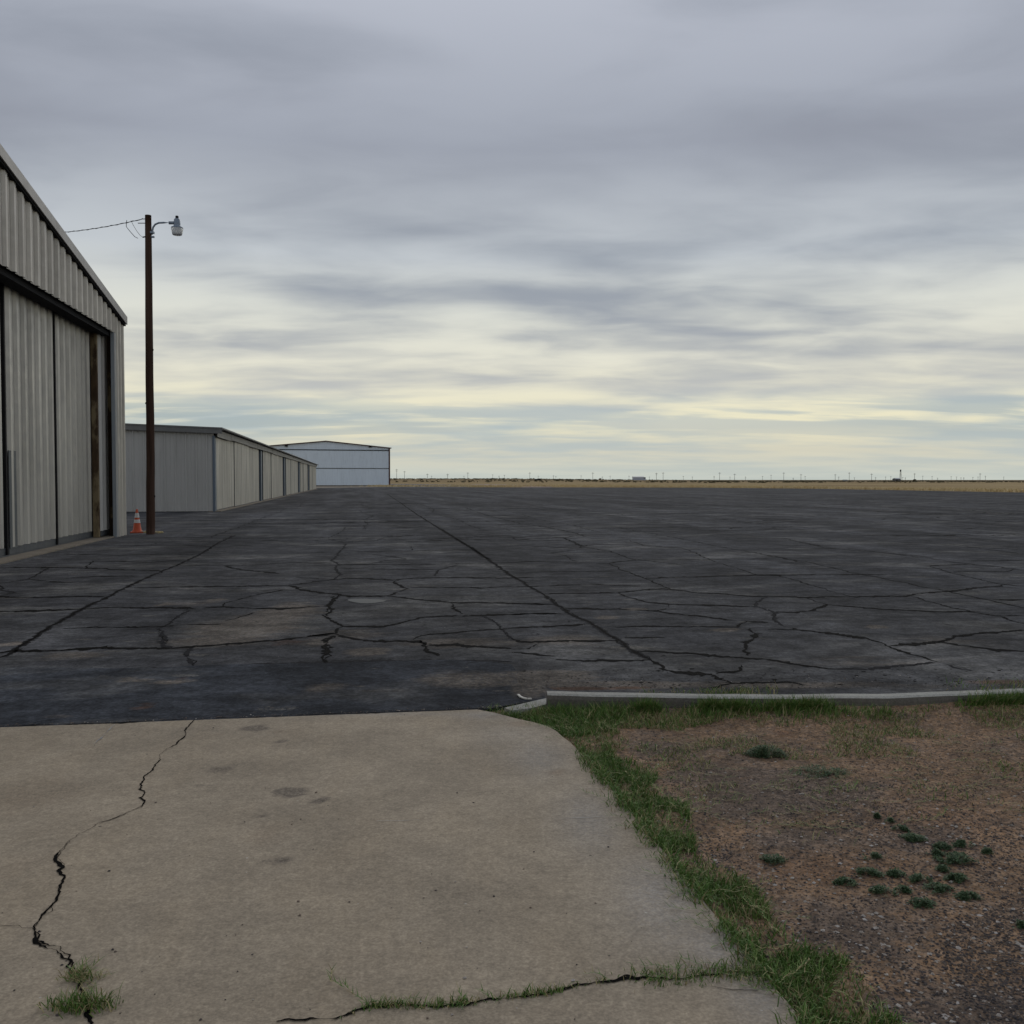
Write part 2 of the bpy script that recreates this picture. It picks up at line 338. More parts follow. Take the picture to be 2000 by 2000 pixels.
# far edge as y(x/y) so it is found along each sight line of the ground plan
def yf(x):
    pts = [(p.x, p.y) for p in FAR]
    if x <= pts[0][0]: return pts[0][1]
    for a, b in zip(pts, pts[1:]):
        if a[0] <= x <= b[0]: return a[1] + (b[1] - a[1]) * (x - a[0]) / (b[0] - a[0])
    return max(20, pts[-1][1] - (x - pts[-1][0]) * 1.1)
FARX = sorted(FAR, key=lambda p: p.x)
print('FAR', [(round(p.x, 1), round(p.y, 1)) for p in FAR])
FAR = FARX
ndense = 300
cols = list(np.linspace(-260, -16, 25)) + list(np.linspace(-15.9, 16, ndense)) + list(np.linspace(17, 72, 45))
rows = [0] + list((np.linspace(0, 1, 260)[1:]) ** 3.0)
DUST = [  # (px, py, rx_px, ry_px, weight)
    (480, 1225, 130, 32, .75), (560, 1195, 70, 22, .8), (430, 1250, 140, 20, .6), (620, 1255, 50, 12, .55), (140, 1280, 90, 16, .5), (720, 1273, 45, 9, 1.0),
    (700, 1240, 120, 16, .45), (760, 1350, 90, 12, .45), (650, 1345, 60, 12, .6), (930, 1330, 130, 20, .85), (1060, 1320, 110, 14, .9), (1200, 1338, 230, 9, .95), (1100, 1250, 110, 14, .6),
    (900, 1255, 150, 14, .6), (1500, 1338, 400, 9, .6), (1650, 1290, 300, 22, .35), (1850, 1250, 160, 25, .35), (1180, 1338, 120, 8, 1.0), (1030, 1345, 40, 20, 1.0), (600, 1195, 60, 12, .5),
    (330, 1335, 60, 8, .7), (270, 1331, 45, 6, .7), (120, 1400, 60, 8, .5), (250, 1330, 30, 5, 1.0), (370, 1180, 60, 6, .5), (20, 1258, 30, 5, .9), (1710, 1224, 22, 4, 1.1), (1420, 1231, 35, 3, 1.1), (1240, 1190, 25, 3, 1.1), (1185, 1206, 28, 4, .9), (620, 1352, 40, 6, .9), (325, 1180, 20, 4, .9), (420, 1173, 22, 3, .9)]
RUST = [(280, 1382, 45, 12, .9), (360, 1325, 30, 8, .8), (860, 1335, 120, 14, .55), (1130, 1345, 90, 5, 1.2), (1230, 1343, 70, 4, 1.1), (560, 1255, 60, 12, .8), (560, 1230, 90, 10, .6), (1160, 1247, 30, 8, .5), (1950, 1332, 120, 8, .9), (690, 1312, 25, 6, .6)]
DAMP = [(760, 1198, 130, 22, .8), (880, 1215, 110, 14, .7), (1200, 1266, 120, 9, .9), (1740, 1285, 160, 8, .8), (1600, 1283, 90, 5, .6), (470, 1172, 40, 10, .6)]
WEAR = [(620, 1110, 160, 28, .35), (760, 1155, 200, 28, .35), (950, 1140, 140, 90, .3), (1180, 1290, 200, 50, .7), (1400, 1300, 250, 40, .75), (1800, 1280, 350, 55, .6), (560, 1220, 200, 50, .35), (1700, 1210, 300, 60, .28), (1350, 1180, 260, 60, .2), (60, 1235, 140, 35, .25), (1950, 1240, 150, 40, .4), (880, 1270, 200, 25, .5), (900, 1050, 300, 30, .1)]
def blob_world(lst):
    out = []
    for px, py, rx, ry, wt in lst:
        c = at(px, py); ax = (at(px + rx, py) - c).length; ay = abs(at(px, py - ry).y - at(px, py + ry).y) / 2; out.append((c.x, c.y, ax, ay, wt))
    return out
def field_val(P, blobs):
    v = np.zeros(len(P))
    for cx, cy, ax, ay, wt in blobs:
        d2 = ((P[:, 0] - cx) / ax) ** 2 + ((P[:, 1] - cy) / ay) ** 2
        v = np.maximum(v, wt * np.exp(-d2 * 1.1))
    return v
def set_attr(me, name, vals, n):
    a = me.attributes.new(name, 'FLOAT', 'POINT'); full = np.zeros(n, dtype=np.float32); full[:len(vals)] = vals; a.data.foreach_set('value', full)

# ---- cracks, traced on the ground
T = {'1': (0, 1040, 3.864), '2': (500, 1040, 3.864), '3': (1000, 1040, 3.864), '4': (1500, 1040, 3.864), '5': (400, 940, 2.415), '6': (1200, 940, 2.415)}
CR_ = '''1 B 1775,22 1640,85 1500,172 1330,250 1230,290 1090,350 900,440 790,500 620,575 520,640 380,710 230,810 100,900 0,945
1 s 690,95 900,97 1140,97 1180,80
1 s 1140,98 1360,97 1580,102
1 s 480,162 900,172 1330,165 1500,170
1 m 0,262 370,265 650,270 790,275 1010,284 1230,288
1 s 650,270 690,215 900,220 1100,228 1400,205
1 t 0,385 210,355 370,265
1 s 210,355 400,372 550,380
1 s 530,342 760,330 1060,330
1 m -60,485 0,485 300,490 650,482 790,488
1 t 0,400 30,440 100,455 0,480
1 m -60,598 0,597 300,592 620,580 830,566 1100,572 1420,572 1680,562 1932,575 1990,575
1 m 1010,420 1390,412 1932,405 2172,400
1 s 1300,245 1700,250 1932,245 2212,228
1 m 1700,255 1780,275 1932,292 2100,310
1 t 1420,572 1340,640 1215,715 1240,790 1240,860 1300,875
1 m 1300,875 1500,862 1932,828 2332,785 2522,760
1 s 480,725 830,715 1215,712 1450,695 1700,690
1 m -40,915 100,900 400,888 700,880 1200,880 1300,875
1 t 1450,870 1410,910 1440,960 1460,1005
1 t 0,1075 300,1060 800,1050 1300,1030 1700,1020 1932,995 2440,990 3100,965 3860,975
1 s 1680,562 1720,530 1932,475 2152,430
1 s 1700,670 1932,605 2000,590
2 B 1400,-25 1440,0 1540,65 1640,125 1730,190 1800,235 1870,285 1932,335
2 m 240,400 590,355 680,345 880,352 1030,358 1200,345 1400,340 1932,345 2100,340
2 M 240,400 340,435 620,468 680,485 990,480 1140,425 1050,375 1100,350
2 s 1140,415 1400,418 1932,410
2 W 620,470 560,540 550,610 520,635
2 M 520,635 580,680 650,710
2 m 650,710 960,712 1080,685 1250,645 1450,632 1932,620 2300,612
2 m 990,480 1200,505 1500,530 1932,535 2240,542
2 m 1480,530 1480,570 1560,615
2 M 650,712 590,760 400,785
2 m 600,770 720,800 900,825 1180,820 1250,825 1300,850 1500,852 1932,875
2 W 590,780 530,860 490,940 520,985
2 M 1240,815 1290,880 1380,930
2 s 1180,810 1300,770 1500,755 1800,735 1932,725
2 t 1700,620 1790,665 1860,740 1932,800
2 m 0,575 200,572 480,560
2 t 680,85 630,150 570,215 630,240 600,275 640,320 590,355
2 s 280,228 570,232
2 s 640,243 1400,240 1932,225
2 s 640,243 850,238 980,212 1150,200 880,165
2 t 1520,245 1370,285 1350,330
2 s 660,150 1160,138 1640,130
2 s 1160,105 1180,135
2 s 400,150 640,150
2 s 300,340 590,355
2 s 0,470 220,430
2 s 540,50 660,75 880,70 1000,30
2 s 650,275 1380,283
2 s 1600,415 1760,430
3 B 0,325 90,380 190,445 300,510 380,575 470,630 580,680 680,735 790,805 880,865 960,915 1050,965
3 M 1050,965 1150,1040 1250,1060 1500,1070 1590,1110 1660,1140
3 s 1660,1140 1560,1165 1440,1180
3 s 1660,1140 1932,1130 2130,1140 2230,1160
3 m 0,722 300,708 580,690
3 s 0,620 370,610
3 s 0,540 310,542
3 s 0,410 600,395 1130,408
3 m 230,465 780,455 1000,435 1140,425 1200,430 1400,455 1800,480 1932,485
3 s 0,300 300,297 780,292
3 s 0,225 200,218 730,235
3 m 730,235 780,225 800,222 930,210 730,140 600,120 520,115 570,95
3 s 570,95 700,88
3 m 400,45 500,85 540,105
3 m 730,235 860,295 1000,345 1130,400 1200,432
3 m 1000,345 1400,335 1850,322 2532,318 2832,318
3 m 890,60 1000,100 1280,118 1400,160 1500,210 1600,240 1740,285 1850,322 1990,325 2232,390 2552,482
3 m 800,455 880,495 1000,525 1200,545 1500,550 1830,560
3 s 1190,545 1150,580 1080,597
3 m 390,575 800,577 1080,597 1400,632 1700,665 1932,680
3 s 660,715 1100,710 1700,715 1770,670
3 M 1790,725 1840,765 1770,830 1750,885 1780,930
3 s 1840,765 1890,765
3 m 950,895 1200,908 1550,930 1932,960
3 m 0,800 50,825 400,825 790,815
3 s 330,960 600,968 900,970 1050,962
3 s 200,840 130,880 0,880
3 t 1932,485 1850,530 1830,560 1932,590
3 s 940,205 1100,222 1300,250
3 s 150,105 520,120
3 s 290,155 410,175 440,205 490,218
3 s 290,155 500,130
3 s 1540,1065 1680,1045 1740,1000
3 s 0,40 50,60
3 s 850,795 1150,795
3 s 0,905 320,935
3 s 950,205 1500,205 1932,200
4 m 0,170 350,235 620,300 1000,375 1330,440
4 M 1330,440 1700,520 1932,570
4 m 0,485 290,492 620,483 1060,483 1100,465 1330,445 1500,430 1730,405 1790,395 1932,410
4 m 290,495 430,545 350,590 200,605 60,600
4 T 0,580 45,610 45,670 120,710
4 M 120,710 250,740 500,770 750,800 920,860 1100,930 1250,970
4 t 1250,970 1400,1015 1540,1045
4 m 430,545 900,580 1250,600 1600,600
4 M 1080,480 1180,515 1400,570 1700,630 1932,690
4 M 930,855 1150,840 1350,815
4 W 1350,815 1420,785 1560,765
4 m 1560,765 1932,738
4 M 1290,825 1500,855 1700,885 1932,898
4 m 0,960 200,985 450,1030
4 t 450,1030 800,1030 1100,1000 1240,980
4 m 600,120 930,160 1200,195 1520,240 1830,270 1932,290
4 m 1220,255 1400,310 1600,355 1760,395
4 m 1220,250 1520,240
4 s 1400,298 1800,295 1870,275
4 m 1700,510 1932,508
4 s 1720,630 1932,625
4 s 1530,215 1932,210
4 s 0,730 200,735
4 s 100,45 450,110
4 s 1200,80 1932,160
4 s 1300,680 1400,710
4 s 450,0 620,20
5 m 860,60 920,100 990,150 1070,200
5 B 1070,200 1140,245 1215,290 1275,325 1340,370
5 m 1230,125 1330,160 1490,200 1600,215 1730,240 1800,262
5 m 1690,265 1740,290 1780,310
5 s 1410,220 1440,235
5 s 130,255 60,290 0,335
5 s 665,215 650,235 580,270
5 s 1450,265 1480,280
6 m 0,215 280,265 450,300 700,345 900,386
6 s 0,165 350,210 700,250
6 s 600,190 820,205
6 m 800,270 1000,315 1300,340 1500,360
6 s 1000,240 1350,255
6 s 1400,270 1932,345'''
WID = {'B': .066, 'W': .075, 'M': .046, 'm': .034, 's': .021, 't': .04, 'T': .055}
def fbm(t, seed, o=4):
    v = 0; a = 1; f = 1
    for i in range(o): v += a * mn.noise(Vector((t * f, seed * 13.7, i * 5.1))); a *= .55; f *= 2.1
    return v
def ribbon(mb, pts, w0, seed, z, jit=1.0, lumps=.6, step=.03, gaps=.0, aniso=0, fine=1.0):
    path = []; s = 0
    for a, b in zip(pts, pts[1:]):
        L_ = (b - a).length; st = max(step, a.y * .0035); n = max(1, int(L_ / st))
        for i in range(n): path.append((a.lerp(b, i / n), s + L_ * i / n))
        s += L_
    path.append((pts[-1], s)); 
    if len(path) < 2: return
    tot = max(s, .01); L_, R_ = [], []
    for i, (p, q) in enumerate(path):
        t = (path[min(i + 1, len(path) - 1)][0] - path[max(i - 1, 0)][0]); t.z = 0
        if t.length < 1e-6: t = Vector((1, 0, 0))
        t.normalize(); nn = Vector((-t.y, t.x, 0))
        c = p + nn * fbm(q * 2.2, seed) * .055 * jit * min(1, q / .2, (tot - q) / .2) + nn * (fbm(q * 11, seed + 3, 3) * .012 * jit + fbm(q * 38, seed + 5, 3) * .006 * fine)
        ww = w0 * (.62 + lumps * fbm(q * 5, seed + 7) + .35 * fbm(q * 30, seed + 9, 2)) * (.4 + .6 * min(1, q / .15, (tot - q) / .15))
        if gaps and fbm(q * 2.2, seed + 21, 3) > gaps: ww *= .15
        ww = max(.0018, ww)
        if aniso: ww *= 1 + aniso * abs(t.x) ** 1.5
        a_ = ww * (.5 + .5 * fbm(q * 25, seed + 31, 2)); b_ = ww - a_
        L_.append(c + nn * a_); R_.append(c - nn * b_)
    n = len(L_); vs = [(v.x, v.y, z) for v in L_] + [(v.x, v.y, z) for v in R_]
    mb.add(vs, [(n + i, n + i + 1, i + 1, i) for i in range(n - 1)])

mb = MB(); nc, nr = len(cols), len(rows)
gv = []
for r in rows:
    for x in cols:
        a = yn(x); b = yf(x); gv.append((x, a + (b - a) * r, 0.0))
mb.add(gv, [(j * nc + i, j * nc + i + 1, (j + 1) * nc + i + 1, (j + 1) * nc + i) for j in range(nr - 1) for i in range(nc - 1)])
# broken near lip
ng = len(mb.v)
lip = [(x, yn(x), 0) for x in cols]; mb.add(lip + [(x, y - .0, -.09) for x, y, z in lip], [(i, nc + i, nc + i + 1, i + 1) for i in range(nc - 1)])
for li, ln in enumerate(CR_.split('\n')):
    q = ln.split(); ox, oy, sc = T[q[0]]; k = q[1]
    pts = [at(ox + float(a.split(',')[0]) / sc, oy + float(a.split(',')[1]) / sc, 0) for a in q[2:]]
    mb.m = 2 if k in 'tT' else 1
    dist = sum(p.y for p in pts) / len(pts); wv = WID[k] * (1 + max(0, dist - 12) * .035)
    if k == 'B':
        mb.m = 2; ribbon(mb, pts, wv * 1.5, li, .002, .5, .5); mb.m = 1
        ribbon(mb, pts, wv * .62, li, .003, .5, .7); ribbon(mb, pts, wv * .3, li + 50, .0034, 1.3, 1.0, gaps=.1)
    elif k == 'W':
        ribbon(mb, pts, wv, li, .003, 1.2, 1.0); ribbon(mb, pts, wv * .5, li + 50, .0034, 2.2, 1.2)
    elif k in 'tT':
        ribbon(mb, pts, wv * 1.25, li, .002, .8, .7, aniso=1.5); mb.m = 1; ribbon(mb, pts, wv * .25, li + 40, .003, 1.4, 1.0, gaps=.15)
    else: ribbon(mb, pts, wv, li, .003, 1.0, .7, gaps=(.5 if k == 's' else 0), aniso=3.0)
# far longitudinal joints and cross cracks, continuing the pattern out to the far edge
mb.m = 1
org = at(1400, 1200)
for k in range(-9, 26):
    off = k * 3.7 + rnd.uniform(-.8, .8); base = org + NR * off
    t0 = rnd.uniform(14, 26) if k > -3 else rnd.uniform(26, 34); t1 = rnd.uniform(70, 125)
    pts = [base + D * (t0 + (t1 - t0) * i / 14) + NR * rnd.uniform(-.35, .35) for i in range(15)]
    pts = [p for p in pts if p.y < yf(p.x) - 2 and (p - at(418, 999)).dot(NR) > .5 and p.y > 24]
    if len(pts) > 2: ribbon(mb, pts, .06, 300 + k, .003, 2.0, .8, .1, gaps=.15)
for k in range(300):
    c = org + NR * rnd.uniform(-22, 60) + D * (14 + 60 * rnd.random() ** 1.4); wd = rnd.uniform(2, 7)
    pts = [c + NR * (wd * i / 5) + D * rnd.uniform(-.5, .5) for i in range(6)]
    if all((p - at(418, 999)).dot(NR) > .5 and p.y < yf(p.x) - 2 for p in pts): ribbon(mb, pts, .05 + c.y * .0035, 400 + k, .003, 2.5, .9, .1, gaps=.3)
# small chips and loose crumbs near the slab edge and kerb
mb.m = 1
for (px0, px1, py0, py1, n) in ((0, 990, 1290, 1385, 70), (1000, 2000, 1305, 1345, 420), (380, 1300, 1180, 1290, 200)):
    for i in range(n):
        c = at(rnd.uniform(px0, px1), rnd.uniform(py0, py1)); r_ = rnd.uniform(.004, .010) * (1 if rnd.random() < .9 else 2.2)
        if c.y < yn(c.x) + .05: continue
        m_ = rnd.randint(5, 8); ang = rnd.random() * 6
        mb.add([(c.x + math.cos(ang + 6.283 * j / m_) * r_ * rnd.uniform(.6, 1.6), c.y + math.sin(ang + 6.283 * j / m_) * r_ * rnd.uniform(.5, 1.1), .003 + i * 1e-6) for j in range(m_)], [tuple(range(m_))])
mb.m = 3
for a, b, wv in (((5, 285, 272), (5, 770, 272), .11), ((5, 530, 85), (5, 740, 88), .3), ((5, 440, 128), (5, 640, 130), .22), ((5, 200, 150), (5, 310, 150), .2), ((5, 1790, 250), (5, 1900, 250), .12), ((6, 0, 246), (6, 120, 247), .12),
              ((6, 480, 52), (6, 620, 60), .4), ((6, 1000, 78), (6, 1400, 86), .3), ((6, 600, 190), (6, 700, 195), .12), ((2, 1520, 236), (2, 1770, 236), .05)):
    P_ = []
    for t, x, y in (a, b):
        ox, oy, sc = T[str(t)]; P_.append(at(ox + x / sc, oy + y / sc))
    ribbon(mb, [P_[0], P_[0].lerp(P_[1], .5), P_[1]], wv, a[1] + 5, .0028, .3, .5, .05, gaps=.2)
apr = mb.build('apron', [M['asphalt'], M['crack'], M['crack_soft'], M['line']])
P = np.array(gv); nv = len(apr.data.vertices)
for nm, bl in (('dust', DUST), ('rust', RUST), ('damp', DAMP), ('wear', WEAR)):
    fv = field_val(P, blob_world(bl)); set_attr(apr.data, nm, fv, nv); print('M attr', nm, fv.max(), fv.mean(), blob_world(bl)[3])
tag(apr, kind='structure')

# newer dark asphalt strip along the slab
top = [(-150, 1300), (0, 1304), (150, 1306), (300, 1306), (400, 1300), (520, 1298), (640, 1296), (760, 1292), (860, 1290), (960, 1293), (1000, 1300), (1012, 1316), (1006, 1332), (1040, 1343), (1066, 1356)]
tp = [at(a, b) for a, b in top]
def ptop(x):
    for a, b in zip(tp, tp[1:]):
        if a.x <= x <= b.x: return a.y + (b.y - a.y) * (x - a.x) / (b.x - a.x)
    return tp[0].y
xs_ = np.linspace(tp[0].x, tp[-1].x - .01, 260); vs = []; ml = 14
for j in range(ml + 1):
    for i, x in enumerate(xs_):
        a = yn(x) + .0 ; b = max(a + .02, ptop(x) + (fbm(x * 4, 5) * .025)); vs.append((x, a + (b - a) * j / ml, .0065 + (0.006 * (1 - abs(2 * j / ml - 1)))))
mb = MB(); n_ = len(xs_); mb.add(vs, [(j * n_ + i, j * n_ + i + 1, (j + 1) * n_ + i + 1, (j + 1) * n_ + i) for j in range(ml) for i in range(n_ - 1)])
pa = mb.build('asphalt_patch', M['patch']); P2 = np.array(vs)
for nm, bl in (('dust', DUST), ('rust', RUST)): set_attr(pa.data, nm, field_val(P2, blob_world(bl)) * .9, len(vs))
tag(pa, kind='structure')

# puddle
mb = MB(); pp = [(690, 510), (700, 503), (760, 500), (850, 501), (930, 504), (985, 512), (955, 524), (890, 532), (840, 535), (790, 534), (740, 526), (705, 518)]
q = [at(500 + a / 3.864, 1040 + b / 3.864, .004) for a, b in pp]; mb.add([(v.x, v.y, .0045) for v in q], [tuple(reversed(range(len(q))))])
tag(mb.build('puddle', M['water']), kind='structure')

# paths and pads beyond the apron
def sheet(name, pix, z, m):
    q = [at(a, b, z) for a, b in pix]; mb = MB(); mb.add(q, [tuple(range(len(q)))]); return tag(mb.build(name, m), kind='structure')
sheet('dirt_path', [(1075, 952.0), (985, 952.0), (972, 949), (915, 946.5), (935, 945), (985, 946), (1035, 947.3), (1085, 949.5)], -.05, M['path'])
sheet('side_pavement', [(972, 952.0), (700, 952.0), (700, 947.5), (765, 944.5), (880, 946.5), (905, 949)], -.045, M['greypave'])
sheet('hangar_pad', [(740, 951.4), (610, 953.2), (610, 949.6), (740, 948.4)], .004, M['sill'])

# driveway slab
SL = [(945, 1388), (962, 1391), (985, 1397), (1015, 1405), (1040, 1410), (1066, 1417), (1086, 1427), (1100, 1440), (1112, 1448.5), (1127, 1463), (1142, 1479), (1163, 1503)]
edge = [at(a, b, .012) for a, b in SL]
last = edge[-1]
for i in range(1, 60): 
    s = i * .09; edge.append(last - D * s + NR * (mn.noise(Vector((s * 4, 3, 0))) * .012))
e0 = at(-300, 1424 + 36 / 945 * 300, .012)
poly = [Vector((e0.x, yn(e0.x), .012))]
for i in range(1, 80):
    x = e0.x + (edge[0].x - e0.x) * i / 80; poly.append(Vector((x, yn(x) - .004 + mn.noise(Vector((x * 9, 1, 0))) * .008, .012)))
poly += edge + [Vector((-5, .2, .012))]
poly = [p for p in poly if p.y > .15]
bm = bmesh.new(); f = bm.faces.new([bm.verts.new(p) for p in poly])
if f.normal.z < 0: f.normal_flip()
for k in range(95):
    x = -5 + k * .075; bmesh.ops.bisect_plane(bm, geom=bm.verts[:] + bm.edges[:] + bm.faces[:], plane_co=(x, 0, 0), plane_no=(1, 0, 0))
for k in range(85):
    y = .3 + k * .075; bmesh.ops.bisect_plane(bm, geom=bm.verts[:] + bm.edges[:] + bm.faces[:], plane_co=(0, y, 0), plane_no=(0, 1, 0))
bd = [e for e in bm.edges if e.is_boundary]
r_ = bmesh.ops.extrude_edge_only(bm, edges=bd)
for v in r_['geom']:
    if isinstance(v, bmesh.types.BMVert): v.co.z = -.1
# cracks in the slab
cr_pts = [(1225, 30), (1190, 65), (1155, 100), (1162, 130), (1130, 160), (1100, 190), (1045, 215), (1005, 250), (1008, 285), (985, 310), (965, 350), (915, 385), (900, 430), (885, 470), (918, 490), (895, 520), (880, 525), (915, 550), (890, 585), (830, 610), (750, 645), (690, 668), (620, 685), (570, 720), (500, 755), (440, 800), (400, 850), (340, 915), (395, 960), (362, 990), (390, 1030), (370, 1090), (345, 1180), (300, 1230), (260, 1270), (235, 1320), (210, 1355), (235, 1400), (220, 1440), (260, 1465), (350, 1485), (400, 1530), (440, 1570), (450, 1640), (500, 1680), (485, 1740), (520, 1830), (550, 1932), (560, 2100)]
def A2(l): return [at(a / 3.22, 1400 + b / 3.22, 0) for a, b in l]
mbc = MB()
C1 = A2(cr_pts); n1_ = 31
ribbon(mbc, C1[14:23], .009, 907, .0151, .15, .9, .004, fine=1.0)
ribbon(mbc, C1[:23], .011, 901, .0150, .22, 1.2, .004, fine=1.3); ribbon(mbc, C1[22:36], .012, 902, .0150, .25, 1.3, .004, fine=1.5); ribbon(mbc, C1[35:], .016, 903, .0150, .25, 1.3, .004, fine=1.6)
ribbon(mbc, C1[25:46], .006, 905, .0154, .3, 1.3, .004, gaps=.0, fine=1.8)
ribbon(mbc, A2([(0, 1333), (110, 1338), (140, 1352), (210, 1355)]), .004, 904, .0150, .2, .9, .006)
ribbon(mbc, A2([(300, 1215), (330, 1225), (330, 1245), (300, 1262), (262, 1262)]), .005, 906, .0152, .1, .8, .005)
bc = [at(a / 1.932, 1400 + b / 1.932) for a, b in ((1090, 1160), (1270, 1155), (1340, 1130), (1400, 1110), (1500, 1105), (1640, 1110), (1750, 1100), (1850, 1080), (1932, 1075))] + \
     [at(1000 + a / 1.932, 1600 + b / 1.932) for a, b in ((150, 670), (250, 640), (370, 625), (520, 612), (620, 618), (760, 600), (850, 590), (900, 600))]
BC = bc
ribbon(mbc, [at(540, 2004)] + bc, .018, 910, .0150, .3, 1.0, .006)
ribbon(mbc, [at(1390, 1936), at(1430, 1944), at(1480, 1942)], .006, 911, .0150, .3, 1.0, .006)
ribbon(mbc, [Vector((x, yn(x) + .004, 0)) for x in np.linspace(e0.x, edge[0].x, 30)], .022, 912, .0150, .35, 1.0, .01)
me = bpy.data.meshes.new('concrete_slab'); bm.to_mesh(me); bm.free(); nslab = len(me.vertices)
sv = [tuple(v.co) for v in me.vertices]; sf = [tuple(p_.vertices) for p_ in me.polygons]
mbs = MB(); mbs.add(sv, sf); mbs.m = 1; mbs.add(mbc.v, mbc.f)
# white scratches
mbs.m = 2; tmp = MB()
for a, b, wv in (((225, 1418), (183, 1458), .010), ((1097, 1604), (1180, 1600), .006), ((1126, 1611), (1165, 1609), .006), ((1176, 1637), (1190, 1637), .006), ((735, 1609), (820, 1607), .004)):
    ribbon(tmp, [at(*a), at((a[0] + b[0]) / 2, (a[1] + b[1]) / 2 + 1), at(*b)], wv, a[0], .0148, .1, 1.0, .006, gaps=.05)
mbs.add(tmp.v, tmp.f)
slab = mbs.build('concrete_slab', [M['concrete'], M['crack'], simple('scratch', (.36, .35, .33), .9, .1)])
STAIN = [(575, 1552, 34, 8, 1.15), (548, 1546, 12, 6, 1.1), (623, 1569, 12, 5, 1.0), (539, 1687, 19, 8, 1.25), (500, 1426, 32, 7, .9), (548, 1452, 22, 5, .7), (405, 1508, 9, 14, .6), (425, 1506, 4, 12, .7), (438, 1506, 4, 12, .65), (450, 1505, 4, 12, .5), (400, 1540, 30, 6, .6), (292, 1970, 22, 11, .9), (645, 1847, 12, 7, .75), (510, 1598, 6, 3, 1.2), (760, 1556, 30, 30, .3), (780, 1545, 40, 8, .35), (460, 1936, 12, 6, .5), (400, 1850, 14, 5, .5), (610, 1785, 15, 8, .4), (383, 1612, 6, 2, .9), (782, 1727, 7, 3, 1.0), (250, 1640, 200, 20, .22)]
SOIL = [(1086, 1513, 22, 8, 1.0), (1020, 1417, 28, 5, 1.1), (970, 1402, 30, 4, .8), (60, 1560, 120, 50, .45), (520, 1635, 50, 30, .5), (545, 1433, 25, 4, .8), (420, 1437, 30, 3, .7), (530, 1650, 30, 12, .5), (30, 1700, 80, 40, .4), (1400, 1912, 30, 6, .9), (300, 1780, 90, 25, .3)]
PALE = [(1290, 1760, 90, 100, .9), (1150, 1600, 60, 70, .7), (1050, 1480, 60, 40, .7), (1400, 1850, 80, 60, .9), (950, 1400, 60, 8, .8), (700, 1397, 300, 5, .5), (1480, 1960, 60, 60, .8), (1000, 1440, 90, 25, .4)]
Ps = np.array(sv)
for nm, bl in (('stain', STAIN), ('soil', SOIL), ('pale', PALE)): set_attr(slab.data, nm, np.minimum(1.3, 1.25 * field_val(Ps, blob_world(bl))), len(slab.data.vertices))
tag(slab, kind='structure')

# dirt yard
xs_ = np.arange(-1.2, 13, .05); ys_ = list(np.arange(.2, 6.4, .05)); vs = []
def dz(x, y):
    dk_ = kerb_y(x) - .06 - y; rise = (max(0.0, 1 - dk_ / .38) ** 1.3) * (.06 + .028 * min(1, max(0, (x - 1.5) / 1.2))) * min(1, max(0, (x - .45) / .5)) if x > .45 else 0.0
    return -.012 + rise + .018 * mn.noise(Vector((x * 1.3, y * 1.3, 0))) + .008 * mn.noise(Vector((x * 5, y * 5, 2))) + .004 * mn.noise(Vector((x * 16, y * 16, 2)))
nyr = 125
for j in range(nyr):
    for x in xs_:
        yt = (kerb_y(x) - .06 if x > KP[0].x else yn(x) - .0) ; y = .2 + (yt - .2) * j / (nyr - 1); vs.append((x, y, dz(x, y)))
mb = MB(); n_ = len(xs_); mb.add(vs, [(j * n_ + i, j * n_ + i + 1, (j + 1) * n_ + i + 1, (j + 1) * n_ + i) for j in range(nyr - 1) for i in range(n_ - 1)])
yard = mb.build('dirt_yard', M['dirt'], smooth=True); Pd = np.array(vs)
GRAV = [(1500, 1540, 230, 70, 1.0), (1300, 1460, 80, 30, .7), (1750, 1640, 200, 40, .6), (1900, 1960, 160, 60, 1.0), (1650, 1790, 120, 60, .8), (1560, 1650, 120, 40, .6)]
RED = [(1700, 1370, 110, 8, .9), (1530, 1428, 14, 6, 1.0), (1850, 1590, 120, 40, .35), (1600, 1690, 150, 30, .4), (1400, 1800, 80, 40, .3)]
set_attr(yard.data, 'gravel', field_val(Pd, blob_world(GRAV)), len(vs)); set_attr(yard.data, 'red', field_val(Pd, blob_world(RED)), len(vs))
tag(yard, kind='structure')

# kerb
mb = MB(); path = []
for a, b in zip(KP, KP[1:]):
    for i in range(12): path.append(a.lerp(b, i / 12))
path += [KP[-1] + Vector((i * .3, i * .3 * .05, 0)) for i in range(12)]
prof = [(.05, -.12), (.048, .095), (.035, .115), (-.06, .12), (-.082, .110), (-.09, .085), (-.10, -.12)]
vs = []
for p in path:
    wob = mn.noise(Vector((p.x * 3, 0, 0))) * .006
    for o_, z in prof: vs.append((p.x, p.y + o_ + wob + mn.noise(Vector((p.x * 12, z * 30, o_ * 40))) * .004, z + (mn.noise(Vector((p.x * 2, 5, 0))) * .006 if z > 0 else 0)))
m_ = len(prof); mb.add(vs, [(i * m_ + k, i * m_ + k + 1, (i + 1) * m_ + k + 1, (i + 1) * m_ + k) for i in range(len(path) - 1) for k in range(m_ - 1)] + [tuple(range(m_))])
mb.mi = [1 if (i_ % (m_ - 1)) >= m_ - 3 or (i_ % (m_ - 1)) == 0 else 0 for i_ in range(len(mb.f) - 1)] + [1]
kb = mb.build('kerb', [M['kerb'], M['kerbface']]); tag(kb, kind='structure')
mb = MB(); q = [at(a, b, .02) for a, b in ((985, 1383), (1010, 1377), (1040, 1370), (1067, 1364), (1067, 1376), (1040, 1383), (1000, 1388))]
mb.prism([(v.x, v.y) for v in q], 'z', -.1, .022); tag(mb.build('kerb_apron', M['kerb']), kind='structure')

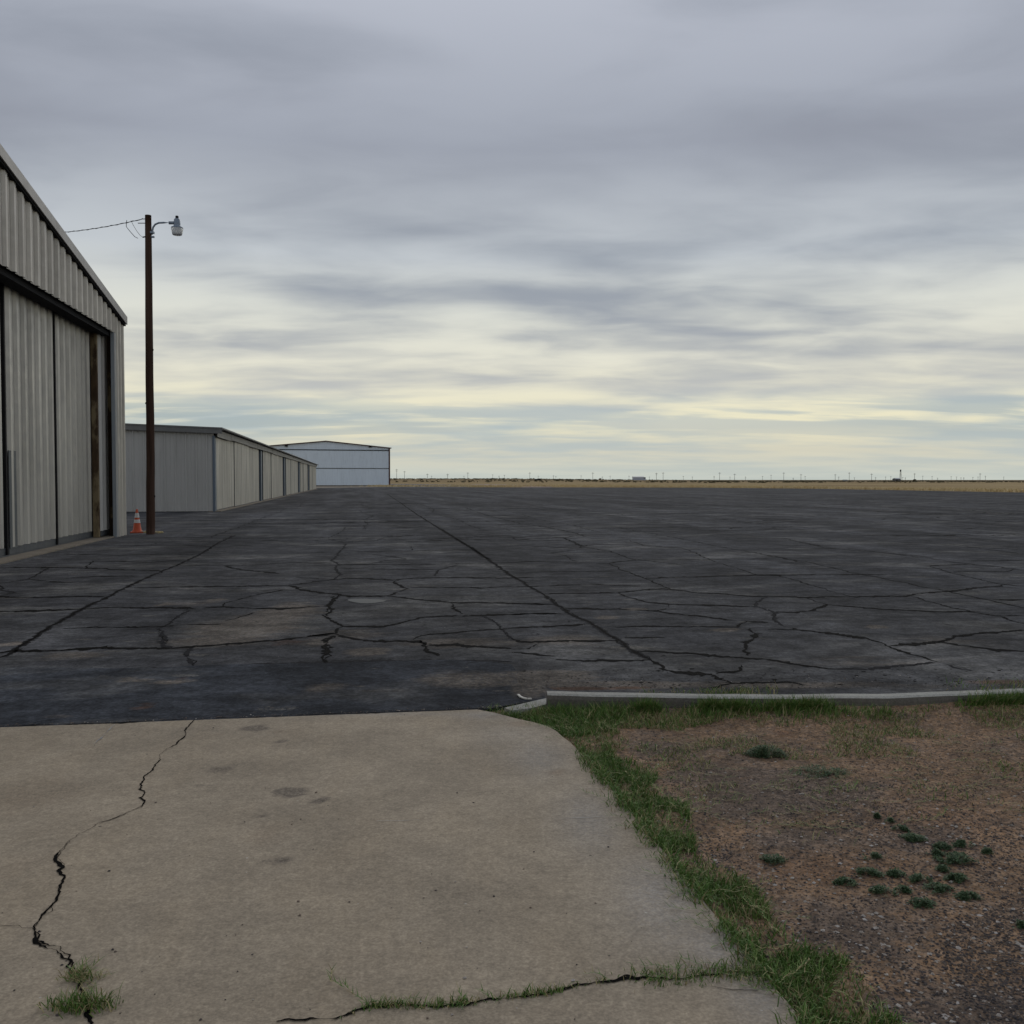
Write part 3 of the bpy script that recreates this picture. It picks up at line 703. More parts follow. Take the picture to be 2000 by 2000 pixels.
# ================================================================== BUILDINGS: materials
def metal_mat(name, c, metal=.35, rough=.5, streak=.25, dirt_low=True):
    m, p = mat(name); setp(p, rough, .4, metal); o = opos()
    cc = ramp(noi(o, .7, 5, .6, (1, 1.2, .25)), [(.3, tuple(v * (1 - streak) for v in c) + (1,)), (.7, tuple(v * (1 + streak * .7) for v in c) + (1,))])
    cc = mixc(math_('MULTIPLY', thr(noi(o, 3, 6, .65, (1, 3, .12)), .5, .72), .35), cc, tuple(v * .62 for v in c) + (1,))
    cc = mixc(math_('MULTIPLY', thr(noi(o, 9, 5, .7, (1, 1, .6)), .6, .75), .3), cc, tuple(v * 1.35 for v in c) + (1,))
    L(cc, p.inputs['Base Color']); r = ramp(noi(o, 4, 4, .6), [(.3, g(rough - .08)), (.7, g(rough + .12))]); L(r, p.inputs['Roughness'])
    bump(p, noi(o, 1.2, 3, .5, (1, 1, .4)), .03, .35); return m
M['galv'] = metal_mat('galvanised_sheet', (.49, .46, .41), .45, .42)
M['galvdoor'] = metal_mat('door_sheet', (.49, .47, .43), .45, .38)
M['greysheet'] = metal_mat('grey_painted_sheet', (.44, .43, .405), .05, .6, .1)
M['rowdoor'] = metal_mat('row_door_sheet', (.58, .545, .475), .35, .40)
M['fascia'] = metal_mat('fascia_metal', (.42, .405, .38), .3, .5, .12)
M['rowfascia'] = metal_mat('row_fascia', (.34, .32, .28), .1, .6, .12)
M['rooftrim'] = metal_mat('roof_trim', (.17, .17, .165), .2, .55, .12)
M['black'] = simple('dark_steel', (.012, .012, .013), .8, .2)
M['plate'] = metal_mat('grey_plate', (.10, .11, .115), .3, .5, .15)
M['rail'] = metal_mat('rail_steel', (.085, .092, .10), .3, .55, .2)
M['trimblue'] = metal_mat('pale_corner_trim', (.30, .33, .36), .3, .45, .08)
M['bluepost'] = metal_mat('blue_grey_post', (.12, .15, .185), .1, .5, .08)
M['rust'] = simple('rusty_post', (.07, .045, .026), .9, .2, 0, .5, 9, (1, 1, .3), .01, (3, (1, 1, .35), .46, .56, (.22, .17, .10)))
M['rust2'] = simple('dark_rusty_post', (.04, .026, .018), .9, .2, 0, .4, 9, (1, 1, .3), .01, (3, (1, 1, .35), .52, .60, (.17, .13, .07)))
M['white_panel'] = metal_mat('white_panel', (.70, .78, .86), .0, .5, .05)
M['brown'] = simple('brown_trim', (.085, .04, .04), .6, .3)

# ---- near hangar
HC = at(246, 1044.5); n_h = NR
def on_plane(px, py, org, off=0.0):          # (distance along the facade, height) where a sight line meets the facade plane
    r = ray(px, py); o_ = Vector((org.x, org.y, 0)) + NR * off
    t = (o_.x * NR.x + o_.y * NR.y) / (r.x * NR.x + r.y * NR.y); p = Vector((r.x * t, r.y * t, CAMH + r.z * t))
    return (p - o_).dot(D), p.z
def pr(name, *a): print('M', name, [tuple(round(v, 2) for v in q) for q in a])
rk0 = on_plane(0, 278, HC, .2); rk1 = on_plane(247, 616, HC, .2)
gb0 = on_plane(0, 516, HC); gb1 = on_plane(219, 648, HC)
REC = .5
dt0 = on_plane(2, 553, HC, -REC); dt1 = on_plane(172, 641, HC, -REC); db0 = on_plane(0, 1090, HC, -REC)
l1 = on_plane(9, 800, HC, -REC)[0]; l1b = on_plane(102, 800, HC, -REC)[0]; l2 = on_plane(107, 800, HC, -REC)[0]; l2b = on_plane(180, 800, HC, -REC)[0]
p1 = on_plane(179, 800, HC, -REC + .1)[0]; p1b = on_plane(192, 800, HC, -REC + .1)[0]; p2 = on_plane(212, 800, HC, -.1)[0]; p2b = on_plane(223, 800, HC, -.1)[0]
q1a = on_plane(178, 800, HC, -REC + .06)[0]; q1b = max(q1a + .08, on_plane(192.5, 800, HC, -REC + .22)[0]); q2a = on_plane(210, 800, HC, -.24)[0]; q2b = max(q2a + .06, on_plane(222, 800, HC, -.07)[0]); p2b = on_plane(222.5, 800, HC)[0]
pr('posts', (q1a, q1b, q2a, q2b, p2b))
pr('hangar', rk0, rk1, gb0, gb1, dt0, dt1, db0, (l1, l1b, l2, l2b, p1, p1b, p2, p2b))
slp = (rk0[1] - rk1[1]) / (rk1[0] - rk0[0]); ze = rk1[1]; RID = -12.0; LEN = 24.0
def ztop(y): yy = -abs(y - RID) - RID * 0 ; return ze - .0 + slp * (-RID - abs(y - RID))
zg = (gb0[1] + gb1[1]) / 2; zd = (dt0[1] + dt1[1]) / 2
hg = empty('hangar', (HC.x, HC.y, 0), TH, 'large weathered metal hangar with ribbed sliding doors at the left edge', 'hangar')
y_open = p2b + .02
mb = MB(); mb.ribbed(-LEN, y_open, lambda y: zg, lambda y: ztop(y) - .22, 0, .455, .058, .22); mb.build('gable_cladding', M['galv'], hg)
mb = MB(); mb.ribbed(y_open + .005, 0, lambda y: .0, lambda y: ztop(y) - .22, 0.002, .34, .045, .3); mb.build('corner_cladding', M['galv'], hg)
mb = MB(); mb.box(-.06, .03, p2b - .02, y_open + .16, .0, zg - .003); mb.build('corner_trim', M['trimblue'], hg)
# header soffit and track beam
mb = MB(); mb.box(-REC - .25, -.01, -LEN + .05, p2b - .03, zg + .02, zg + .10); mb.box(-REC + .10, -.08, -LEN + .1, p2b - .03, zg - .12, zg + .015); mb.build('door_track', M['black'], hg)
mb = MB(); mb.box(-REC - .16, -REC + .06, -LEN + .1, -.1, .03, .05) ; mb.build('floor_track', M['rail'], hg)
mb = MB(); mb.box(-REC - .4, -.02, -LEN + .05, -.08, -.05, .028); mb.build('sill', M['sill'], hg)
# doors
M['brightdoor'] = metal_mat('lightened_door_sheet', (.66, .64, .60), 0, .6)  # paler copy of the door sheet, its colour offsets the shade in the recess
def leaf(a, b, x, period, ph, plate=False, m_='galvdoor'):
    o = MB(); o.ribbed(a, b, lambda y: .20, lambda y: zd + .10, x, period, .06, .26, ph); d = o.build('door', M[m_], hg)
    if m_ == 'galvdoor': o = MB(); o.box(x + .001, x + .085, b - .035, b + .03, .05, zd + .05); o.build('gap_strip', M['black'], d)  # black strip paints the shaded gap between door leaves
    o = MB(); o.box(x - .05, x + .045, a, b, .055, .195); o.build('bottom_rail', M['rail'], d)
    o = MB(); o.box(x - .07, x - .02, a, b, .05, zd + .08); o.build('door_frame', M['black'], d)
    if plate:
        o = MB(); o.box(x + .04, x + .055, a + .03, a + .45, .17, on_plane(18, 880, HC, -REC)[1]); o.build('patch_plate', M['plate'], d)
    return d
wdt = l1b - l1
leaf(l1, l1b, -REC, .455, l1, True); leaf(l2, l2b + .15, -REC - .02, .455, l2)
leaf(l1 - .12 - wdt, l1 - .10, -REC - .03, .455, .1); leaf(l1 - .24 - 2 * wdt, l1 - .16 - wdt, -REC, .455, .1); leaf(l1 - .36 - 3 * wdt, l1 - .3 - 2 * wdt, -REC, .455, .1)
leaf(-1.62, -.06, -.33, .455, p1b, m_='brightdoor')
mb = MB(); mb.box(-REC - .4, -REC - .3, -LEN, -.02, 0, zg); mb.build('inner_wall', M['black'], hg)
mb = MB(); mb.box(-REC + .06, -REC + .22, q1a, q1b, .03, zg); bevel(mb.build('door_post', M['rust'], hg), .012)
mb = MB(); mb.box(-.24, -.07, q2a, q2b, .03, zg); bevel(mb.build('door_post', M['rust2'], hg), .012)
# rake fascia, roof, far and rear walls
def slab_strip(mb, x0, x1, ylist, zoff0, zoff1):
    for a, b in zip(ylist, ylist[1:]):
        za, zb_ = ztop(a), ztop(b)
        mb.add([(x0, a, za + zoff0), (x1, a, za + zoff0), (x1, b, zb_ + zoff0), (x0, b, zb_ + zoff0), (x0, a, za + zoff1), (x1, a, za + zoff1), (x1, b, zb_ + zoff1), (x0, b, zb_ + zoff1)],
               [(0, 3, 2, 1), (4, 5, 6, 7), (0, 1, 5, 4), (1, 2, 6, 5), (2, 3, 7, 6), (3, 0, 4, 7)])
mb = MB(); slab_strip(mb, .11, .14, [-LEN - .3, RID, -.08], -.22, .0); mb.build('rake_fascia', M['fascia'], hg)
mb = MB(); slab_strip(mb, -18.3, .105, [-LEN - .3, RID, -.08], -.06, -.01); mb.build('roof', M['rooftrim'], hg)
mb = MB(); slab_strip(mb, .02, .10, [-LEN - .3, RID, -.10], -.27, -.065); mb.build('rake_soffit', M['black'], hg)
for y_ in (-.02, -LEN): mb = MB(); mb.box(-18, -.02, y_, y_ + .02, 0, ze - .24); mb.build('side_wall', M['galv'], hg)
mb = MB(); mb.prism([(-LEN + .03, 0), (-.03, 0), (-.03, ze - .24), (RID, ztop(RID) - .24), (-LEN + .03, ze - .24)], 'x', -18.0, -17.95); mb.build('rear_wall', M['galv'], hg)

# ---- long row hangar
RC = at(419, 999.3)
def uo(px, off=0): return on_plane(px, 940, RC, off)[0]
Lr = uo(617); H0 = on_plane(425, 838, RC)[1]
ft = on_plane(430, 842, RC)[1]; H1 = on_plane(619, 908, RC)[1]
sl = [(504.8, 507.8, 510.8, 514), (551.7, 554, 556.3, 559), (581.3, 583, 584.7, 586.5), (600.4, 601.8, 603, 605)]
pr('row', (Lr, H0, ft, H1), tuple(uo(s[0]) for s in sl))
HR = (H0 + H1) / 2
M['seam'] = simple('sheet_lap_seam', (.05, .05, .052), .9, .1)  # dark strips at the sheet laps, their shadow gap put into the colour
rw = empty('storage_hangar', (RC.x, RC.y, 0), TH, 'long low row of grey metal storage hangars behind the wooden lamp pole', 'hangar')
DEP = 12.0
def rz(x): return HR + .035 * (-x if x > -DEP / 2 else DEP + x) 
def prof_roof(off): return [(.45, rz(0) - .016 + off), (-DEP / 2, rz(-DEP / 2) + off), (-DEP - .3, rz(-DEP) + off)]
a, b, c = prof_roof(0); mb = MB(); mb.prism([a, b, c, (c[0], c[1] - .07), (b[0], b[1] - .07), (a[0], a[1] - .07)], 'y', -.25, Lr + .3); mb.build('roof', M['rooftrim'], rw)
a, b, c = prof_roof(-.072); mb = MB(); mb.prism([a, b, c, (c[0], c[1] - .24), (b[0], b[1] - .24), (a[0] - .02, a[1] - .24)], 'y', -.22, -.18); mb.build('gable_fascia', M['rooftrim'], rw)
# end wall: ribbed sheet facing the camera (built along x)
mb = MB(); t = MB(); t.ribbed(0, DEP, lambda y: .02, lambda y: rz(-y) - .13, 0, .5, .055, .10, 0.1, True)
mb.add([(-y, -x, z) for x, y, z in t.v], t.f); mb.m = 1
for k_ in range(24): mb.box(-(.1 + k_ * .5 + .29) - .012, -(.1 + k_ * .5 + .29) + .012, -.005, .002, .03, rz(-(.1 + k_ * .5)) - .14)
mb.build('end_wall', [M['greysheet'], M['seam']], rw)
mb = MB(); mb.box(-DEP, -DEP + .05, .02, Lr, 0, HR - .15); mb.box(-DEP, 0, Lr - .06, Lr, 0, HR - .15); mb.build('rear_wall', M['greysheet'], rw)
mb = MB(); mb.box(-.06, .05, -.06, .42, 0, HR - .42); bevel(mb.build('corner_post', M['bluepost'], rw), .01)
# sliding-door cover boards, a little broken and uneven
mb = MB(); k = 0; y = -.1
while y < Lr:
    ln_ = rnd.uniform(5, 8); e = min(Lr, y + ln_); dzb = rnd.uniform(-.03, .03)
    mb.box(.18 + .01 * (k % 2), .21 + .01 * (k % 2), y, e - .04, HR - .46 + dzb, HR - .13); y = e; k += 1
mb.build('track_cover', M['rowfascia'], rw)
mb = MB(); mb.box(.0, .17, -.05, Lr, HR - .2, HR - .12); mb.box(-.4, -.3, .1, Lr - .1, 0, HR - .2); mb.build('track_beam', M['black'], rw)
edges = [.5] + [v for s in sl for v in (uo(s[0]), uo(s[3]))] + [Lr - .1]
for i in range(0, len(edges), 2):
    a, b = edges[i], edges[i + 1]; nleaf = max(1, round((b - a) / 6.5)); wl = (b - a) / nleaf
    for k in range(nleaf):
        y0 = a + k * wl + .03; y1 = a + (k + 1) * wl - .03; x_ = [.0, .07][k % 2]
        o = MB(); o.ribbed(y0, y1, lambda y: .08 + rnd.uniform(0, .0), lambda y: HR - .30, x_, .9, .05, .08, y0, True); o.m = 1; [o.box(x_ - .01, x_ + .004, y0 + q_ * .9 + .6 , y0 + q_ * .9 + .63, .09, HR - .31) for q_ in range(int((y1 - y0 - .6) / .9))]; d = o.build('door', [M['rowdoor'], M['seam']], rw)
        o = MB(); o.box(x_ - .04, x_ - .005, y0 - .01, y1 + .01, .04, HR - .3); o.build('door_frame', M['rail'], d)
for s in sl:
    a, b = uo(s[0]), uo(s[3]); w_ = b - a
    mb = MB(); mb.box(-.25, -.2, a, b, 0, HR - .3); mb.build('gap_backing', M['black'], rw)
    mb = MB(); mb.box(-.06, .06, a + w_ * .36, a + w_ * .62, 0, HR - .3); mb.build('door_post', M['bluepost'], rw)
mb = MB(); mb.box(-.3, .32, -.05, Lr, -.05, .035); mb.build('sill', M['sill'], rw)

# ---- white hangar at the end
WA = R(17); WR = at(761.5, 949.3); wd = Vector((math.cos(WA), math.sin(WA), 0))
hwid = 32.0; wl0 = WR - wd * hwid
wh = empty('hangar', (wl0.x, wl0.y, 0), WA, 'white hangar with large two part door and brown roof edge at the end', 'hangar')
pxm = WR.y / F; zE = (949.3 - 876) * pxm * 1.0; zR = zE + 1.55; zH = (949.3 - 880.2) * pxm; zM = (949.3 - 915.3) * pxm; mid = hwid / 2
print('M white', zE, zR, zH, zM, WR)
mb = MB(); mb.prism([(0, 0), (hwid, 0), (hwid, zE), (mid, zR), (0, zE)], 'y', .05, 28); mb.build('wall', M['white_panel'], wh)
mb = MB()
def gstrip(mb, y0, y1, z0, z1, x0=-.4, x1=None):
    x1 = hwid + .4 if x1 is None else x1
    mb.prism([(x0, zE + z0 - .05), (mid, zR + z0), (x1, zE + z0 - .05), (x1, zE + z1 - .05), (mid, zR + z1), (x0, zE + z1 - .05)], 'y', y0, y1)
gstrip(mb, -.35, 28.3, .03, .24); mb.build('roof', M['brown'], wh)
mb = MB(); mb.box(.25, hwid - .25, -.10, .04, zM + .12, zH - .18); mb.box(.25, hwid - .25, -.10, .04, .25, zM - .10); mb.build('door', M['white_panel'], wh)
mb = MB(); mb.box(.0, hwid, -.16, .03, zH - .06, zH + .12); mb.build('door_header', M['black'], wh)
mb = MB(); mb.box(.2, hwid - .2, -.16, .03, zM - .05, zM + .06); mb.build('door_joint', M['rail'], wh)
for x0 in (-.05, hwid - .30): mb = MB(); mb.box(x0, x0 + .36, -.2, .1, 0, zE - .05); mb.build('corner_trim', M['brown'], wh)
mb = MB(); mb.box(-.2, hwid + .2, -.3, -.105, 0, .22); mb.build('threshold', M['sill'], wh)
for f_ in (.20, .845):
    mb = MB(); mb.box(hwid * f_ - .35, hwid * f_ + .35, -.35, .04, zH + .75, zH + 1.15); mb.build('wall_light', M['black'], wh)

# ================================================================== POLE, LAMP, CONE
M['wood'] = simple('pole_wood', (.060, .034, .024), .9, .2, 0, .45, 5, (3, 3, .15), .006, (5, (2, 2, .2), .62, .72, (.03, .016, .012)))
PB = at(294, 1043.5); pxp = PB.y / F
lampm = simple('lamp_grey_metal', (.20, .24, .29), .45, .5, .4, .1, 5)
pole = empty('street_lamp', (PB.x, PB.y, 0), 0, 'tall brown wooden pole with a curved arm lamp beside the near hangar', 'street lamp')
HT = on_plane(289, 423, PB)[1]; HT = 1.6 + (937 - 424) * pxp + .02
def pxx(px, py): return (px - 294) * pxp    # lateral offset at the pole's distance
prof = [(0, 1043, 294, .125), (0, 900, 294.2, .118), (0, 700, 291.6, .108), (0, 560, 290.6, .100), (0, 424, 289.3, .088)]
pts = []; rs = []
for i in range(25):
    t = i / 24; py = 1043 - t * (1043 - 424)
    for a, b in zip(prof, prof[1:]):
        if b[1] <= py <= a[1]:
            k = (a[1] - py) / (a[1] - b[1]); x = a[2] + (b[2] - a[2]) * k; r0 = a[3] + (b[3] - a[3]) * k
    zz = HT * t; corr = (x - 1000) / F * (PB.y * math.cos(PITCH) - (zz - CAMH) * math.sin(PITCH)) - PB.x
    pts.append((corr + mn.noise(Vector((zz, 0, 0))) * .01, 0, zz - .05)); rs.append(r0)
mb = MB(); mb.tube(pts, rs, 16); pb = mb.build('pole', M['wood'], pole, True)
for zf, sx_ in ((.53, .12), (.62, .115), (1.3, -.1)):
    pass
tx = pts[-1][0]
zl = lambda py: 1.6 + (937 - py) * pxp
mb = MB(); arm = [(tx + .10, 0, zl(463)), (tx + .12, 0, zl(455)), (tx + .14, 0, zl(449)), (tx + .20, 0, zl(443.5)), (tx + .30, 0, zl(440.5)), (tx + .45, 0, zl(440)), (tx + .62, 0, zl(440))]
mb.tube(arm, .026, 10); ar = mb.build('arm', lampm, pole, True)
for q_ in ((.16, .06, 461, 457), (.17, .03, 469, 466)): mb = MB(); mb.box(tx + .07, tx + q_[0], -q_[1], q_[1], zl(q_[2]), zl(q_[3])); mb.build('bracket', lampm, ar)
LX = (345 - 289.3) * pxp + tx
mb = MB(); mb.lathe([(0, zl(432)), (.055, zl(432)), (.085, zl(434)), (.095, zl(444)), (.10, zl(447)), (.165, zl(449)), (.172, zl(451)), (.16, zl(452)), (.0, zl(451))], 24, LX, 0)
mb.box(tx + .60, LX, -.03, .03, zl(443), zl(438)); hd = mb.build('lamp_head', lampm, pole, True)
mb = MB(); mb.lathe([(0, zl(427)), (.035, zl(427)), (.045, zl(428)), (.045, zl(432.5)), (0, zl(432.5))], 16, LX, 0); mb.build('photocell', M['black'], hd, True)
lens, p = mat('lamp_lens'); setp(p, .25, .5); p.inputs['Base Color'].default_value = (.75, .77, .80, 1); p.inputs['Transmission Weight'].default_value = .25
mb = MB(); mb.lathe([(.17, zl(451.5)), (.165, zl(455)), (.148, zl(460)), (.132, zl(463.5)), (.115, zl(464)), (.0, zl(464.3))], 24, LX, 0); mb.build('lamp_lens', lens, hd, True)
for py in (433, 441): mb = MB(); mb.tube([(tx - .30 if py == 441 else tx - .16, 0, zl(py)), (tx - .07, 0, zl(py))], .012, 6); mb.build('bolt', M['rail'], pole)
mb = MB(); mb.tube([(tx - .17, 0, zl(468)), (tx - .09, 0, zl(467))], .02, 6); mb.build('bolt', M['rail'], pole)
for fz, side in ((.14, 1), (.16, 1), (.45, -1), (.62, 1)):
    k_ = int(fz * 24); mb = MB(); x_ = pts[k_][0] + side * rs[k_] * .96; z_ = pts[k_][2]; mb.box(x_ - .02, x_ + .02, -.03, .01, z_ - .025, z_ + .025); mb.build('nail', M['black'], pole)
# overhead service wire: from the pole top over the hangar roof
wire = simple('wire_black', (.03, .03, .035), .6, .3)
a = Vector((PB.x + tx - .16, PB.y, zl(433))); b0 = at(60, 458, 0)
rr = ray(60, 457); t = 33.0 / rr.y; b = Vector((rr.x * t, 33.0, CAMH + rr.z * t))
r2 = ray(127, 449); 
pts = []
for i in range(41):
    s = i / 40; p_ = a.lerp(b, s); p_.z -= .10 * 4 * s * (1 - s); pts.append(p_)
mb = MB(); ctr = a.copy(); L3 = [p_ - a for p_ in pts]
mb.tube(L3, .010, 6)
mb.tube([p_ + Vector((0, .012 * math.sin(i * 1.9), .016 * math.cos(i * 1.9))) for i, p_ in enumerate(L3)], .008, 6)
q0 = L3[5]; q1 = L3[3]
def wp(px, py): return Vector(((px - 1000) / F * PB.y, PB.y, zl(py))) - a
mb.tube([wp(255, 435.5), wp(254, 441), wp(254, 448), wp(262, 458), wp(270, 467), wp(276, 470)], .009, 6)
mb.tube([wp(263, 436), wp(268, 446), wp(274, 456), wp(280, 464), wp(284, 467)], .006, 6)
wi = mb.build('overhead_wire', wire); wi.location = a; tag(wi, 'thin twisted service wire running from the wooden pole over the hangar roof', 'wire')

CB = at(268, 1040.5)
cone = empty('traffic_cone', (CB.x, CB.y, 0), .3, 'orange traffic cone with two white bands between hangar corner and pole', 'traffic cone')
org_m = simple('cone_orange', (.50, .085, .03), .6, .4, 0, .2, 8, (1, 1, 1), 0, (6, (1, 1, 1), .6, .7, (.25, .06, .03)))
wht_m = simple('cone_white_band', (.60, .60, .58), .5, .4, 0, .12, 12, (1, 1, 1), 0, (9, (1, 1, 1), .58, .66, (.3, .22, .18)))
def cr(z): return .135 + (.028 - .135) * (z / .70)
mb = MB(); mb.box(-.185, .185, -.185, .185, .0, .035); mb.build('base', org_m, cone)
mb = MB(); mb.lathe([(.165, .036), (.15, .06), (cr(.08), .08), (cr(.33), .33), (cr(.70), .70), (.02, .715), (0, .716)], 24); bd_ = mb.build('body', org_m, cone, True)
for z0, z1 in ((.30, .40), (.46, .60)): mb = MB(); mb.lathe([(cr(z0) + .004, z0), (cr(z1) + .004, z1)], 24); mb.build('white_band', wht_m, cone, True)
# low worn pale yellow stop block behind the pole base
ws = at(253, 1041); we = at(309, 1042.5)
st_m = simple('worn_yellow_block', (.42, .34, .17), .9, .2, 0, .4, 10, (1, 1, 1), .01, (7, (1, 1, 1), .5, .6, (.4, .38, .34)))
mb = MB(); ln_ = (we - ws).length; mb.prism([(-.10, 0), (.10, 0), (.07, .055), (-.07, .06)], 'x', 0, ln_)
o = mb.build('wheel_stop', st_m); o.location = (ws.x, ws.y + .28, 0); o.rotation_euler = (0, 0, math.atan2(we.y - ws.y, we.x - ws.x)); bevel(o, .015)
tag(o, 'low worn pale yellow block lying behind the cone and pole base', 'wheel stop')
# curved pale strip
mb = MB(); cvp = [at(a, b, .012) for a, b in ((1012, 1358), (1016, 1362), (1022, 1365), (1030, 1366.5), (1038, 1366))]; c0 = cvp[0]
for a, b in zip(cvp, cvp[1:]):
    n_ = (b - a).normalized(); s_ = Vector((-n_.y, n_.x, 0)) * .009; mb.add([a - s_ - c0, b - s_ - c0, b + s_ - c0, a + s_ - c0, a - s_ - c0 + Vector((0, 0, .008)), b - s_ - c0 + Vector((0, 0, .008)), b + s_ - c0 + Vector((0, 0, .008)), a + s_ - c0 + Vector((0, 0, .008))], [(0, 3, 2, 1), (4, 5, 6, 7), (0, 1, 5, 4), (1, 2, 6, 5), (2, 3, 7, 6), (3, 0, 4, 7)])
o = mb.build('debris_strip', simple('pale_strip', (.5, .48, .43), .7)); o.location = c0; o.location.z = .014; tag(o, 'short curved pale strip of debris on the asphalt by the kerb end', 'debris')

# ================================================================== HORIZON THINGS
polem = simple('weathered_pole', (.10, .09, .08), .9, .1)
def far_at(px, dist): return Vector(((px - 1000) / F * dist, dist, 0))
PL = [(740 + x / 3.067, 880 + y / 3.067) for x, y in ((107, 110), (154, 122), (291, 138), (316, 150), (412, 138), (510, 152), (533, 130), (682, 142), (720, 150), (752, 145), (904, 130), (955, 150), (1046, 148), (1060, 152), (1211, 148), (1281, 130), (1338, 155), (1385, 150), (1498, 150), (1620, 155), (1662, 132), (1702, 130), (1823, 152), (1877, 155))] + \
     [(1370 + x / 3.067, 880 + y / 3.067) for x, y in ((75, 152), (108, 130), (170, 155), (198, 138), (263, 155), (365, 152), (416, 145), (492, 130), (549, 163), (595, 140), (620, 152), (800, 140), (821, 155), (884, 130), (915, 160), (1018, 137), (1042, 158), (1102, 155), (1133, 153), (1204, 158), (1220, 160), (1275, 135), (1324, 150), (1380, 152), (1413, 162), (1494, 153), (1526, 155), (1553, 160), (1570, 160), (1624, 158), (1655, 155), (1667, 135), (1699, 150), (1809, 155))]
def ordn(n): return str(n) + ('th' if 10 <= n % 100 <= 20 else {1: 'st', 2: 'nd', 3: 'rd'}.get(n % 10, 'th'))
for i, (px, py) in enumerate(PL):
    big = py < 926; dist = 1050 if big else 1500
    base = far_at(px, dist); gz = terr_z(base.x, dist); top_ = CAMH + (937 - py) / F * dist; h = max(5, top_ - gz)
    mb = MB(); r_ = .22 if big else .22; mb.tube([(0, 0, -1), (0, 0, h)], [r_, r_ * .7], 6); mb.box(-1.3, 1.3, -.12, .12, h - 1.2, h - .9)
    if i % 4 == 0: mb.box(-1.0, 1.0, -.12, .12, h - 2.6, h - 2.35)
    o = mb.build('utility_pole', polem); o.location = (base.x, base.y, gz)
    tag(o, ('tall' if big else 'short faint') + ' utility pole on the horizon, %s to the right of the white hangar' % ordn(i + 1), 'utility pole', 'utility poles along the horizon')
def place(px, dist): b = far_at(px, dist); return (b.x, b.y, terr_z(b.x, dist))
# long pale shed
d0 = 1000; pb_ = place(1249, d0); w0 = 24 / F * d0; k = d0 / F
t = empty('warehouse', pb_, 0, 'long low pale building on the horizon in the middle', 'building')
zb = CAMH + (937 - 932.0) * k - pb_[2]
mb = MB(); mb.box(-w0 / 2, w0 / 2, 0, 9, -.5, zb); mb.build('wall', simple('pale_wall', (.42, .44, .50), .8), t)
mb = MB(); mb.prism([(-.4, zb), (4.5, zb + 1.0), (9.4, zb)], 'x', -w0 / 2 - .3, w0 / 2 - 1.5); mb.build('roof', simple('pale_roof', (.7, .7, .68), .7), t)
mb = MB(); mb.box(w0 / 2 - 2.2, w0 / 2 - .3, -.1, .02, zb - 1.3, zb - .4); mb.build('window', M['black'], t)
# black low box
pb_ = place(1050, 700); t = empty('storage_tank', pb_, 0, 'low black rectangular box standing alone out on the dry field', 'tank')
mb = MB(); mb.box(-2.3, 2.3, 0, 2, .15, 1.2); bevel(mb.build('body', M['black'], t), .08)
for x_ in (-1.9, 1.5): mb = MB(); mb.box(x_, x_ + .4, .2, 1.8, -.1, .15); mb.build('skid', M['rail'], t)
# house by the windmill
pb_ = place(1754, 1100); k = 1100 / F
t = empty('farm_house', pb_, .3, 'small pale roofed house beside the tower on the horizon', 'house')
mb = MB(); mb.box(-3.3, 3.3, 0, 6, -.5, 2.6); mb.build('wall', simple('dark_wall', (.10, .10, .10), .8), t)
mb = MB(); mb.prism([(-.5, 2.6), (3, 3.9), (6.5, 2.6)], 'x', -3.6, 3.6); mb.build('roof', simple('house_roof', (.5, .52, .52), .7), t)
mb = MB(); mb.box(-2.8, -1.2, -.06, .02, .2, 2.2); mb.build('door', M['black'], t)
# lattice tower
pb_ = place(1758.3, 1120); k = 1120 / F; Ht = CAMH + (937 - 917) * k - pb_[2]
t = empty('lattice_tower', pb_, 0, 'thin lattice tower with a small tank on top beside the farm house', 'tower')
for sx_ in (-1, 1):
    for sy_ in (-1, 1):
        mb = MB(); mb.tube([(sx_ * .9, sy_ * .9, -.5), (sx_ * .45, sy_ * .45, Ht - 2.6)], .12, 5); mb.build('leg', polem, t)
mb = MB()
for j in range(5):
    z0 = Ht * .75 * j / 5; z1 = Ht * .75 * (j + 1) / 5; mb.tube([(-.85, -.85, z0), (.8, -.8, z1)], .06, 4); mb.tube([(.85, -.85, z0), (-.8, -.8, z1)], .06, 4)
mb.build('brace', polem, t)
mb = MB(); mb.box(-.9, .9, -.9, .9, Ht * .55, Ht * .55 + .15); mb.build('platform', polem, t)
mb = MB(); mb.lathe([(0, Ht - 2.7), (.7, Ht - 2.5), (.85, Ht - 1.2), (.8, Ht - .3), (0, Ht)], 12); mb.build('tank', simple('tank_dark', (.06, .065, .06), .8), t, True)
# low shed
pb_ = place(1651, 1050); t = empty('shed', pb_, 0, 'tiny low pale shed on the horizon left of the farm house', 'shed')
mb = MB(); mb.box(-2.2, 2.2, 0, 3, -.3, 1.5); mb.build('wall', simple('shed_wall', (.25, .25, .24), .8), t)
mb = MB(); mb.prism([(-.3, 1.5), (1.5, 2.1), (3.3, 1.5)], 'x', -2.5, 2.5); mb.build('roof', simple('shed_roof', (.4, .4, .38), .7), t)

